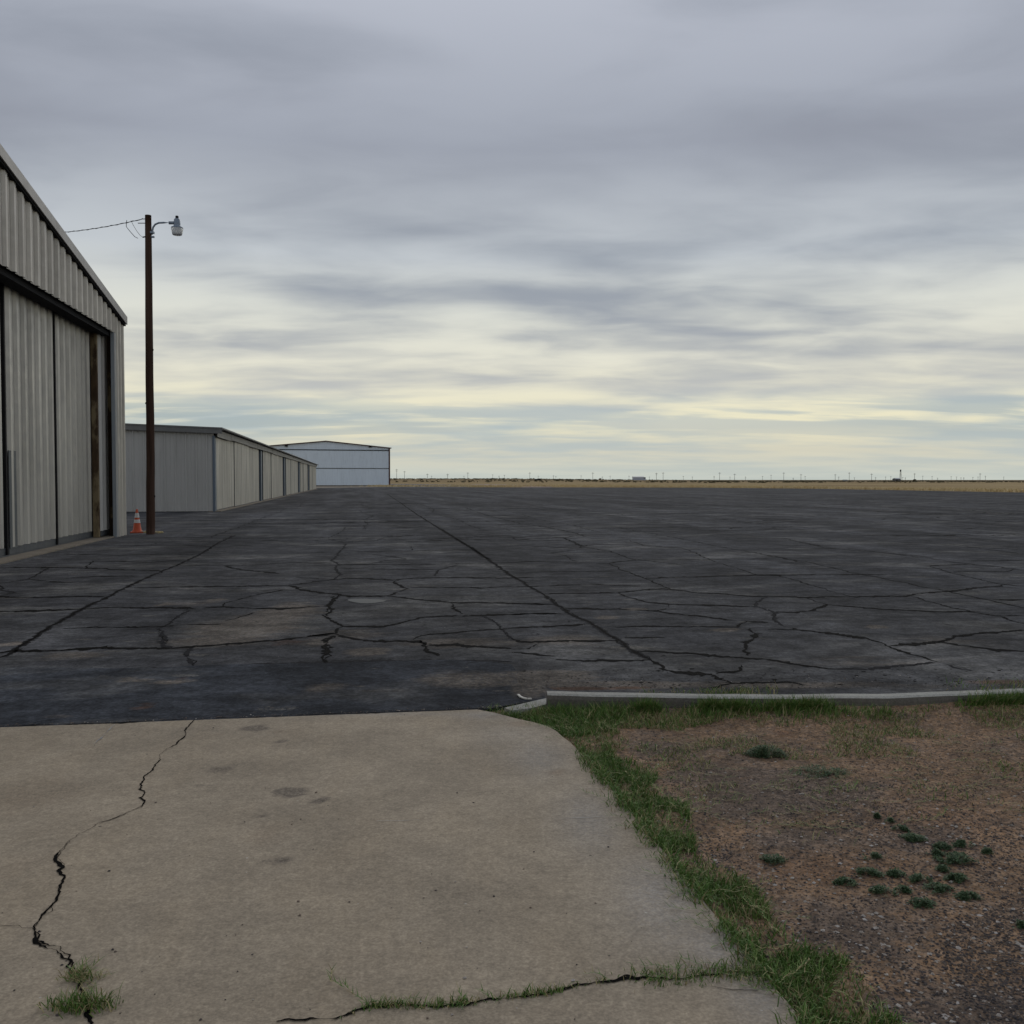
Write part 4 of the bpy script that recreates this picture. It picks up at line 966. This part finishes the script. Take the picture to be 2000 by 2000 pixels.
# leaf clumps (used by far trees, scrub)
leafm = simple('dark_scrub_leaf', (.12, .105, .065), .9, .1, 0, .5, .3)
def leafcloud(n, rx, ry, rz_, s, zc_=None, seed=1):
    r = np.random.RandomState(seed); out = MB()
    for i in range(n):
        u = r.normal(size=3); u /= np.linalg.norm(u); q_ = r.rand() ** .4
        c = Vector((u[0] * rx * q_, u[1] * ry * q_, (zc_ or rz_) + u[2] * rz_ * q_)); a = Vector(r.normal(size=3)).normalized(); b = a.orthogonal().normalized(); c2 = a.cross(b) * s * .5; b = b * s
        out.add([c - b, c + c2, c + b, c - c2], [(0, 1, 2, 3)])
    return out
def fartree(px, dist, w_, h, lab, seed, name='tree', cat='tree'):
    pb_ = place(px, dist); t = empty(name, pb_, 0, lab, cat)
    leafcloud(160, w_ / 2, w_ / 2, h * .42, w_ * .13, h * .55, seed).build('crown', leafm, t)
    mb = MB(); mb.tube([(0, 0, -.2), (.1, 0, h * .3), (.05, .1, h * .6)], [h * .05, h * .035, h * .015], 6); mb.build('trunk', polem, t)
fartree(1786, 1050, 3.6, 2.6, 'small dark bushy tree at the foot of a pole right of the tower', 3)
fartree(1321, 620, 1.6, 1.2, 'lone small dark bush on the dry field right of the pale building', 4, 'bush', 'bush')
fartree(1172, 1000, 3.0, 1.8, 'low rounded brown bush on the field left of the pale building', 5, 'bush', 'bush')

# far scrub line, dry grass fringe
def numpy_mesh(name, V, Fq, mats, mi=None, smooth=False):
    me = bpy.data.meshes.new(name); me.from_pydata(V.tolist() if hasattr(V, 'tolist') else V, [], Fq.tolist() if hasattr(Fq, 'tolist') else Fq)
    for m_ in mats: me.materials.append(m_)
    if mi is not None: me.polygons.foreach_set('material_index', np.asarray(mi, dtype=np.int32))
    if smooth: me.polygons.foreach_set('use_smooth', [True] * len(me.polygons))
    me.update(); o = bpy.data.objects.new(name, me); COL.objects.link(o); return o
mb = MB()
for i in range(3000):
    dist = 500 + 1100 * rnd.random() ** .8; px = rnd.uniform(640, 2080); b = far_at(px, dist); z = terr_z(b.x, dist)
    cl = mn.noise(Vector((b.x * .012, b.y * .004, 0)))
    if cl < -.1 and rnd.random() < .8: continue
    h = rnd.uniform(.25, .75) * (1 + max(0, cl)); w_ = h * rnd.uniform(1.0, 3.0)
    for k in range(3):
        xo = rnd.uniform(-w_, w_) * .5; a_ = rnd.uniform(.3, .7)
        mb.add([(b.x + xo - w_ * a_, b.y, z - .1), (b.x + xo + w_ * a_, b.y + rnd.uniform(-1, 1), z - .1), (b.x + xo + w_ * a_ * .5, b.y, z + h * rnd.uniform(.5, 1)), (b.x + xo - w_ * a_ * .3, b.y + rnd.uniform(-.5, .5), z + h)], [(0, 1, 2, 3)])
tag(mb.build('distant_scrub', leafm), 'low dark scrub scattered along the far horizon', 'scrub', kind='stuff')
def blades(n, posf, lenf, wid, leanf, seed, segs=2):
    r = np.random.RandomState(seed); V = []; Fa = []; MI = []
    for i in range(n):
        p_ = posf(r)
        if p_ is None: continue
        x, y, z, mi = p_; l = lenf(r); az = r.rand() * 6.2832; le = leanf(r); hx, hy = math.cos(az), math.sin(az); wx, wy = -hy, hx
        a2 = r.rand() * 6.2832; wx, wy = math.cos(a2), math.sin(a2)
        wv = wid * (.6 + .8 * r.rand()); b = len(V)
        m1 = .5 * l; sx1 = math.sin(le * .6) * m1; z1 = math.cos(le * .6) * m1; sx2 = sx1 + math.sin(min(1.7, le * 1.4)) * m1; z2 = z1 + math.cos(min(1.7, le * 1.4)) * m1
        V += [(x - wx * wv * .5, y - wy * wv * .5, z), (x + wx * wv * .5, y + wy * wv * .5, z),
              (x + hx * sx1 + wx * wv * .4, y + hy * sx1 + wy * wv * .4, z + z1), (x + hx * sx1 - wx * wv * .4, y + hy * sx1 - wy * wv * .4, z + z1), (x + hx * sx2, y + hy * sx2, max(z + .001, z + z2))]
        Fa += [(b, b + 1, b + 2, b + 3), (b + 3, b + 2, b + 4)]; MI += [mi, mi]
    return V, Fa, MI
def leaf_mat(name, cs, rough=.6, tr=.15):
    m, p = mat(name); setp(p, rough, .25); gi = N('ShaderNodeNewGeometry').outputs['Random Per Island']
    L(ramp(gi, [(i / (len(cs) - 1), c + (1,)) for i, c in enumerate(cs)]), p.inputs['Base Color']); return m
M['dry'] = leaf_mat('dry_grass', [(.55, .43, .22), (.68, .55, .31), (.42, .31, .15), (.75, .62, .38)], .8)
M['grass'] = leaf_mat('green_grass', [(.055, .115, .024), (.09, .175, .034), (.135, .225, .048), (.065, .125, .028), (.19, .26, .07)])
M['straw'] = leaf_mat('straw', [(.36, .30, .15), (.24, .19, .09), (.46, .40, .22), (.22, .20, .08)], .8)
def fringe(r):
    x = r.uniform(-34, 72) if r.rand() < .9 else r.uniform(-40, 150); e = yf(x); y = e + abs(r.normal()) * 22 + .3
    if x < 20 and y < 236 + 0 * x and mn.noise(Vector((x * .05, y * .05, 0))) < .05: return None
    if mn.noise(Vector((x * .12, y * .12, 3))) < -.15: return None
    c_ = r.normal(size=2) * .1
    return (x + c_[0], y + c_[1], -.09, 0)
V, Fa, MI = blades(42000, fringe, lambda r: .25 + .45 * r.rand(), .12, lambda r: .2 + .7 * r.rand(), 5)
tag(numpy_mesh('dry_grass', V, Fa, [M['dry']]), 'golden dry grass growing along the far edge of the asphalt', 'grass', kind='stuff')

# ================================================================== NEAR VEGETATION
def wpoly(pix): return [(q.x, q.y) for q in (at(a, b) for a, b in pix)]
strip = wpoly([(940, 1386), (985, 1397), (1040, 1410), (1086, 1427), (1112, 1448), (1142, 1479), (1163, 1503), (1210, 1560), (1262, 1622), (1320, 1697), (1424, 1826), (1480, 1896), (1564, 2000), (1570, 2010), (1770, 2010), (1735, 1960), (1690, 1905), (1655, 1868), (1560, 1840), (1520, 1800), (1480, 1740), (1430, 1700), (1360, 1665), (1352, 1610), (1340, 1570), (1290, 1555), (1270, 1530), (1290, 1505), (1265, 1490), (1200, 1480), (1190, 1450), (1210, 1430), (1190, 1405), (1130, 1390), (1060, 1378), (985, 1384)])
kband = wpoly([(1010, 1388), (1075, 1385), (1300, 1378), (1520, 1378), (1520, 1395), (1400, 1412), (1320, 1425), (1220, 1420), (1120, 1410)])
kband2 = wpoly([(1840, 1372), (2030, 1368), (2030, 1420), (1930, 1418), (1860, 1395)])
TUFT = [(1130, 1405, 60, 14, 1), (1180, 1400, 40, 14, 1), (1100, 1395, 40, 8, 1), (1420, 1378, 30, 5, 1), (1500, 1377, 40, 4, 1), (1560, 1380, 40, 5, 1), (1370, 1378, 25, 5, 1), (1250, 1380, 30, 8, .8), (1900, 1372, 60, 6, 1), (1970, 1372, 50, 6, 1)]
tw = blob_world(TUFT)
bbx = {}
def samp(poly, r):
    k = id(poly)
    if k not in bbx: bbx[k] = (min(p[0] for p in poly), max(p[0] for p in poly), min(p[1] for p in poly), max(p[1] for p in poly))
    a, b, c, d = bbx[k]
    for _ in range(20):
        x = r.uniform(a, b); y = r.uniform(c, d)
        if inpoly(x, y, poly): return x, y
    return None
def gp_strip(r):
    q = samp(strip, r)
    if not q: return None
    x, y = q; nz = mn.noise(Vector((x * 3.2, y * 3.2, 0))) + .5 * mn.noise(Vector((x * 9, y * 9, 4)))
    ed = (last - Vector((x, y, 0))).dot(NR) * -1
    if ed > .25 and r.rand() < (ed - .2) * 1.6: return None
    if nz < -.12 and r.rand() < .85: return None
    dry = r.rand() < (.10 + .5 * max(0, mn.noise(Vector((x * 2.5, y * 2.5, 9)))))
    return (x, y, dz(x, y) - .004, 1 if dry else 0)
def gp_band(r):
    q = samp(kband if r.rand() < .86 else kband2, r)
    if not q: return None
    x, y = q; nz = mn.noise(Vector((x * 3, y * 3, 7)))
    if nz < 0 and r.rand() < .75: return None
    return (x, y, dz(x, y) - .004, 1 if r.rand() < .38 else 0)
def gp_tuft(r):
    cx, cy, ax, ay, wt = tw[r.randint(len(tw))]; x = cx + r.normal() * ax * .5; y = min(kerb_y(x) - .15, cy + r.normal() * ay * .5)
    return (x, y, dz(x, y) - .004, 1 if r.rand() < .12 else 0)
edgeK = [(p.x, p.y) for p in KP]
def gp_kerbfoot(r):
    x = r.uniform(KP[0].x, 5.2); nz = mn.noise(Vector((x * 1.7, 3, 0)))
    if (x > 2.55 and x < 4.1 and r.rand() < .93) or (nz < 0 and r.rand() < .85): return None
    y = kerb_y(x) - .15 - abs(r.normal()) * .07
    return (x, y, dz(x, y) - .004, 1 if r.rand() < .15 else 0)
def gp_scatter(r):
    px = r.uniform(1180, 2050); py = 1385 + abs(r.normal()) * 75
    if py > 1700 or inpoly(px, py, [(1163, 1503), (940, 1386), (1100, 1700)]): return None
    q = at(px, py)
    if inpoly(q.x, q.y, strip): return None
    nz = mn.noise(Vector((q.x * 2.6, q.y * 2.6, 12))) + .4 * mn.noise(Vector((q.x * 8, q.y * 8, 2)))
    if nz < .12: return None
    if q.y > kerb_y(q.x) - .15: return None
    return (q.x, q.y, dz(q.x, q.y) - .003, 1 if r.rand() < .5 else 0)
def gp_line(r):     # grass growing out of the lower slab crack
    t_ = r.rand() * (len(BC) - 1); i = int(t_)
    if i < 3 and r.rand() < .9: return None
    a, b = BC[i], BC[min(i + 1, len(BC) - 1)]; q = a.lerp(b, t_ - i)
    if mn.noise(Vector((q.x * 7, q.y * 7, 1))) < .02 and r.rand() < .85: return None
    sp_ = .008 + (.022 if i > 10 else 0)
    return (q.x + r.normal() * sp_, q.y + r.normal() * sp_, .012, 1 if r.rand() < .3 else 0)
Vt, Ft, Mt = [], [], []
def addb(t_):
    V, Fa, MI = t_; b = len(Vt); Vt.extend(V); Ft.extend([tuple(i + b for i in f_) for f_ in Fa]); Mt.extend(MI)
ln1 = lambda r: .02 + .06 * r.rand() ** 1.5
addb(blades(36000, gp_strip, ln1, .0042, lambda r: .25 + 1.15 * r.rand(), 21))
addb(blades(7000, gp_band, lambda r: .03 + .055 * r.rand(), .0045, lambda r: .3 + 1.1 * r.rand(), 22))
addb(blades(8000, gp_tuft, lambda r: .05 + .09 * r.rand(), .005, lambda r: .2 + .9 * r.rand(), 23))
addb(blades(5500, gp_kerbfoot, lambda r: .03 + .07 * r.rand(), .0045, lambda r: .2 + .9 * r.rand(), 24))
addb(blades(14000, gp_scatter, lambda r: .02 + .05 * r.rand(), .0042, lambda r: .5 + 1.0 * r.rand(), 25))
def gp_edge(r):
    s_ = r.rand() * 3.9; q = last - D * (s_ - .35)
    if mn.noise(Vector((s_ * 5, 8, 0))) < -.1 and r.rand() < .8: return None
    q = q + NR * (.025 - abs(r.normal()) * .035); return (q.x, q.y, .010, 1 if r.rand() < .15 else 0)
addb(blades(4200, gp_edge, lambda r: .025 + .06 * r.rand(), .0042, lambda r: .5 + 1.0 * r.rand(), 26))
# runners creeping onto the slab and long stalks
def runner(x, y, z, az, l, mi, seed):
    r = random.Random(seed); px_, py_ = x, y; n = int(l / .012)
    for i in range(n):
        az += r.uniform(-.25, .25); nx, ny = px_ + math.cos(az) * .012, py_ + math.sin(az) * .012; zz = z + .004 + .008 * abs(math.sin(i * .5)); b = len(Vt)
        wx, wy = -math.sin(az) * .0014, math.cos(az) * .0014
        Vt.extend([(px_ - wx, py_ - wy, zz), (px_ + wx, py_ + wy, zz), (nx + wx, ny + wy, zz), (nx - wx, ny - wy, zz)]); Ft.append((b, b + 1, b + 2, b + 3)); Mt.append(mi)
        if i % 2 == 0:
            for sg in (-1, 1):
                la = az + sg * r.uniform(.3, .9); ll = r.uniform(.015, .04); b = len(Vt); wx, wy = -math.sin(la) * .0017, math.cos(la) * .0017
                Vt.extend([(nx - wx, ny - wy, zz), (nx + wx, ny + wy, zz), (nx + math.cos(la) * ll, ny + math.sin(la) * ll, zz + r.uniform(.005, .025))]); Ft.append((b, b + 1, b + 2)); Mt.append(0 if r.random() < .8 else 1)
        px_, py_ = nx, ny
for i, (px, py, l) in enumerate([(1100, 1445, .12), (1090, 1430, .18), (1060, 1420, .12), (1180, 1530, .10), (1195, 1568, .20), (1215, 1575, .10), (1240, 1600, .14), (1260, 1622, .16), (1285, 1660, .10), (1300, 1690, .10), (1320, 1722, .14), (1345, 1750, .10), (1380, 1790, .14), (1400, 1810, .16), (1420, 1830, .12), (1440, 1850, .12), (1530, 1955, .12), (1410, 1900, .14), (1380, 1905, .16), (1310, 1900, .1), (1500, 1930, .10), (1365, 1770, .12)]):
    q = at(px, py); runner(q.x, q.y, .013, math.pi + rnd.uniform(-.5, .35), l, 0, i)
for i in range(60):
    q = samp(strip, npr); 
    if q: runner(q[0], q[1], .02, rnd.uniform(0, 6.28), rnd.uniform(.08, .25), 1, 100 + i)
for i in range(130):
    px, py = rnd.uniform(1200, 2000), rnd.uniform(1395, 1620); q = at(px, py); runner(q.x, q.y, dz(q.x, q.y), rnd.uniform(-.5, .5) + rnd.choice((0, math.pi)), rnd.uniform(.06, .25), 1 if rnd.random() < .7 else 0, 200 + i)
tag(numpy_mesh('grass', Vt, Ft, [M['grass'], M['straw']], Mt), 'green grass with dry straw growing between slab, kerb and bare dirt', 'grass', kind='stuff')
Vt, Ft, Mt = [], [], []
addb(blades(2500, gp_line, lambda r: .012 + .04 * r.rand() ** 1.8, .0032, lambda r: .3 + 1.1 * r.rand(), 31))
rs_ = [at(500 + 0, 1400)] and [at(a / 1.932, 1400 + b / 1.932) for a, b in ((1400, 1110), (1340, 1070), (1300, 1040), (1250, 1020), (1225, 980))]
for i, (a, b) in enumerate(zip(rs_, rs_[1:])): runner(a.x, a.y, .013, math.atan2(b.y - a.y, b.x - a.x), (b - a).length, 1 if i % 2 else 0, 500 + i)
for i in range(14):
    k = rnd.randint(4, len(BC) - 1); runner(BC[k].x, BC[k].y, .013, rnd.uniform(0, 6.28), rnd.uniform(.04, .10), 0, 520 + i)
tag(numpy_mesh('crack_grass', Vt, Ft, [M['grass'], M['straw']], Mt), 'thin line of green grass sprouting from the crack across the slab bottom', 'grass', kind='stuff')
# tuft at the lower left
Vt, Ft, Mt = [], [], []
tc0 = at(160, 1975)
def gp_t(r):
    return (r.normal() * .045, r.normal() * .022, .0, 1 if r.rand() < .25 else 0)
addb(blades(380, gp_t, lambda r: .025 + .045 * r.rand(), .0036, lambda r: .3 + .95 * r.rand(), 41))
tf = numpy_mesh('grass_tuft', Vt, Ft, [M['grass'], M['straw']], Mt); tf.location = (tc0.x, tc0.y, .013)
tag(tf, 'leafy green grass tuft growing from the slab crack at lower left', 'grass tuft', 'grass tufts in the slab crack')
Vt, Ft, Mt = [], [], []
tc1 = at(155, 1918)
for k in range(10): runner(0.03 * rnd.uniform(-1, 1), .02 * rnd.uniform(-1, 1), .0, rnd.uniform(-.9, 2.3), rnd.uniform(.05, .13), 1, 700 + k)
addb(blades(130, lambda r: (r.normal() * .03, r.normal() * .015, 0, 1 if r.rand() < .6 else 0), lambda r: .03 + .03 * r.rand(), .0032, lambda r: .6 + .9 * r.rand(), 42))
tf = numpy_mesh('grass_tuft', Vt, Ft, [M['grass'], M['straw']], Mt); tf.location = (tc1.x, tc1.y, .013)
tag(tf, 'sparse half dry grass sprig in the slab crack above the leafy tuft', 'grass tuft', 'grass tufts in the slab crack')

# creeping weeds on the dirt
M['weed'] = leaf_mat('weed_leaf', [(.036, .072, .032), (.055, .10, .045), (.09, .145, .07), (.10, .13, .05)], .6)
def weed(px, py, wpx, lab, seed, hz=.018, cat='weed', dens=1.0):
    c = at(px, py); r = random.Random(seed); rad = wpx / 2 / F * c.y; ry = rad * .95
    V, Fa = [], []
    rad *= 1.85; ry = rad * .72; n = int(2600 * dens * (rad / .1) ** 1.4) + 350; lobes = [(r.uniform(-.75, .75) * rad, r.uniform(-.6, .6) * ry, r.uniform(.3, .6)) for _ in range(8)]
    for i in range(n):
        lx, ly, lr = r.choice(lobes); x = lx + r.gauss(0, .33) * rad * lr * 2.0; y = ly + r.gauss(0, .33) * ry * lr * 1.5
        if x * x / rad ** 2 + y * y / ry ** 2 > 1.3 or mn.noise(Vector((x * 28 + seed, y * 28, 0))) < -.12: continue
        q_ = max(0, 1 - (x * x / rad ** 2 + y * y / ry ** 2)); z = .003 + r.random() * hz * (.3 + q_); s = r.uniform(.005, .011); az = r.uniform(0, 6.28); ti = r.uniform(-.5, .9)
        dx, dy, dzz = math.cos(az) * math.cos(ti) * s, math.sin(az) * math.cos(ti) * s, math.sin(ti) * s; wx, wy = -math.sin(az) * s * .35, math.cos(az) * s * .35; b = len(V)
        V += [(x, y, z), (x + dx * .5 + wx, y + dy * .5 + wy, z + dzz * .6), (x + dx, y + dy, z + dzz), (x + dx * .5 - wx, y + dy * .5 - wy, z + dzz * .6)]; Fa.append((b, b + 1, b + 2, b + 3))
    o = numpy_mesh('weed', V, Fa, [M['weed']]); o.location = (c.x, c.y, dz(c.x, c.y)); tag(o, lab, cat, 'dark green weeds creeping on the dirt')
Z_ = lambda x, y: (1600 + x / 4.83, 1550 + y / 4.83)
WD = [((545, 212), 42, 'tiny green weed, uppermost and leftmost of the upper weed string'), ((672, 262), 62, 'small green weed second from the top in the slanting upper string'),
      ((765, 335), 85, 'green weed in the middle of the slanting upper string'), ((880, 418), 140, 'wide green weed at the lower right end of the slanting upper string'),
      ((1165, 500), 85, 'small green weed just above the largest weed mat at right'), ((1370, 482), 110, 'flat thin weed at the upper right above the largest weed mat'),
      ((1095, 555), 75, 'small green weed touching the upper left of the largest mat'), ((1310, 605), 210, 'largest green weed mat, at the right of the weed cluster'),
      ((1190, 690), 85, 'small weed directly below the left side of the largest mat'), ((505, 600), 100, 'small flat weed alone between upper string and lower cluster'),
      ((455, 738), 150, 'wide weed at the upper left of the lower cluster'), ((730, 745), 90, 'small round weed in the upper middle of the lower cluster'),
      ((245, 820), 110, 'rounded weed, leftmost of the lower cluster'), ((1300, 775), 130, 'weed below the largest mat, upper right of the lower cluster'),
      ((950, 790), 110, 'dark weed adjoining the upper left of the broad central mat'), ((1110, 870), 170, 'broad weed mat at the centre right of the lower cluster'),
      ((600, 910), 130, 'green weed low at left of the lower cluster beside a paler one'), ((790, 900), 80, 'paler small weed right beside the low left weed'),
      ((970, 1015), 130, 'bottommost green weed, above a dark stone'), ((1410, 940), 130, 'weed at the lower right end with grass blades beside it'),
      ((1590, 542), 55, 'tiny faint weed right of the largest weed mat'), ((1890, 1235), 70, 'small yellow green weed near the right picture edge')]
for i, ((x, y), w_, lab) in enumerate(WD):
    px, py = Z_(x, y); weed(px, py, w_ / 4.83, lab, 60 + i)
weed(1496, 1473, 42, 'round dark green weed standing alone on gravel, left of the cluster', 99, .05, 'weed', 2.0)
weed(1600, 1503, 60, 'thin low weed patch on gravel right of the round dark weed', 98, .02, 'weed', .5)
weed(1510, 1675, 30, 'tiny dark weed sprig near the grass edge far left of cluster', 97, .02, 'weed', .5)

# weeds along the foot of the row hangar end wall
def wallweed(px, wpx, h, dry, lab, seed):
    c = at(px, 997); c.y -= .1; r0 = wpx / 2 / F * c.y
    V, Fa, MI = blades(int(260 * wpx / 14), lambda r: (r.normal() * r0 * .55, r.normal() * .1, 0, 1 if r.rand() < dry else 0), lambda r: h * (.4 + .7 * r.rand()), .03, lambda r: .2 + .9 * r.rand(), seed)
    o = numpy_mesh('weed_clump', V, Fa, [M['grass'], M['straw']], MI); o.location = (c.x, c.y, 0); tag(o, lab, 'weed', 'weeds along the foot of the row hangar')
wallweed(256, 20, .12, .2, 'low green weed between the cone top and hangar corner', 1); wallweed(318, 26, .15, .1, 'green weed at the wall foot just right of the wooden pole', 2)
wallweed(345, 20, .30, .95, 'taller straw coloured weed clump in the middle of the end wall', 3); wallweed(362, 18, .16, .15, 'green weed right of the straw coloured clump', 4)
wallweed(390, 24, .12, .8, 'low dry weed near the blue corner post', 5); wallweed(416, 10, .3, .9, 'dry weed standing at the blue corner post', 6)
wallweed(612, 16, .9, .8, 'dry weeds at the far end of the row hangar', 7) if False else None

# gravel
def stones(n, posf, sizef, seed):
    r = np.random.RandomState(seed); V = []; Fa = []; MI = []
    base = np.array([(1, 0, 0), (-1, 0, 0), (0, 1, 0), (0, -1, 0), (0, 0, .8), (0, 0, -.5)], float); fc = [(0, 2, 4), (2, 1, 4), (1, 3, 4), (3, 0, 4), (2, 0, 5), (1, 2, 5), (3, 1, 5), (0, 3, 5)]
    for i in range(n):
        q = posf(r)
        if q is None: continue
        x, y, z, mi = q; s = sizef(r, mi); a = r.rand() * 6.28; ca, sa = math.cos(a), math.sin(a); bb = len(V)
        for v in base:
            k = s * (.6 + .7 * r.rand()); vx, vy, vz = v[0] * k * 1.2, v[1] * k, v[2] * k * .7; V.append((x + vx * ca - vy * sa, y + vx * sa + vy * ca, z + vz))
        for f_ in fc: Fa.append(tuple(bb + j for j in f_)); MI.append(mi)
    return V, Fa, MI
M['stone'] = leaf_mat('gravel_stone', [(.05, .045, .045), (.10, .085, .075), (.16, .12, .09), (.07, .06, .06), (.035, .033, .035)], .9)
M['wstone'] = leaf_mat('pale_stone', [(.42, .38, .33), (.30, .26, .22), (.52, .48, .44)], .85)
def gpos(r):
    px = r.uniform(1080, 2040); py = 1400 + 640 * r.rand() ** .75; q = at(px, py)
    if inpoly(q.x, q.y, strip) and r.rand() < .8: return None
    if (Vector((q.x, q.y, 0)) - last).dot(NR) < .05 : return None
    mi = 1 if r.rand() < .05 else 0
    if mi == 0 and mn.noise(Vector((q.x * 1.2, q.y * 1.2, 5))) < -.15 and r.rand() < .6: return None
    return (q.x, q.y, dz(q.x, q.y) + .001, mi)
V, Fa, MI = stones(38000, gpos, lambda r, mi: (.003 + .0042 * r.rand() ** 2) if mi == 0 else (.003 + .0075 * r.rand() ** 2.2), 77)
tag(numpy_mesh('gravel', V, Fa, [M['stone'], M['wstone']], MI), 'fine dark gravel and pale pebbles strewn over the reddish dirt', 'gravel', kind='stuff')
def gpos2(r):
    t_ = r.rand()
    if t_ < .35: q = at(r.uniform(0, 950), r.uniform(1385, 1430)); q.y = yn(q.x) + .02 + abs(r.normal()) * .03; z = .012
    elif t_ < .75: q = at(r.uniform(990, 2000), 1345 - abs(r.normal()) * 14); z = .004
    elif t_ < .9: q = at(r.uniform(380, 1300), r.uniform(1190, 1300)); z = .004
    else: q = at(r.uniform(0, 1300), r.uniform(1400, 2000)); z = .014
    if t_ >= .9 and (q - last).dot(NR) > -.1: return None
    if t_ > .35 and t_ < .9 and q.y < yn(q.x) + .03: return None
    return (q.x, q.y, z, 1 if r.rand() < .12 else 0)
V, Fa, MI = stones(1500, gpos2, lambda r, mi: .0025 + .005 * r.rand() ** 2.5, 78)
tag(numpy_mesh('loose_grit', V, Fa, [M['stone'], M['wstone']], MI), 'loose grit along the slab joint and the foot of the kerb', 'grit', kind='stuff')
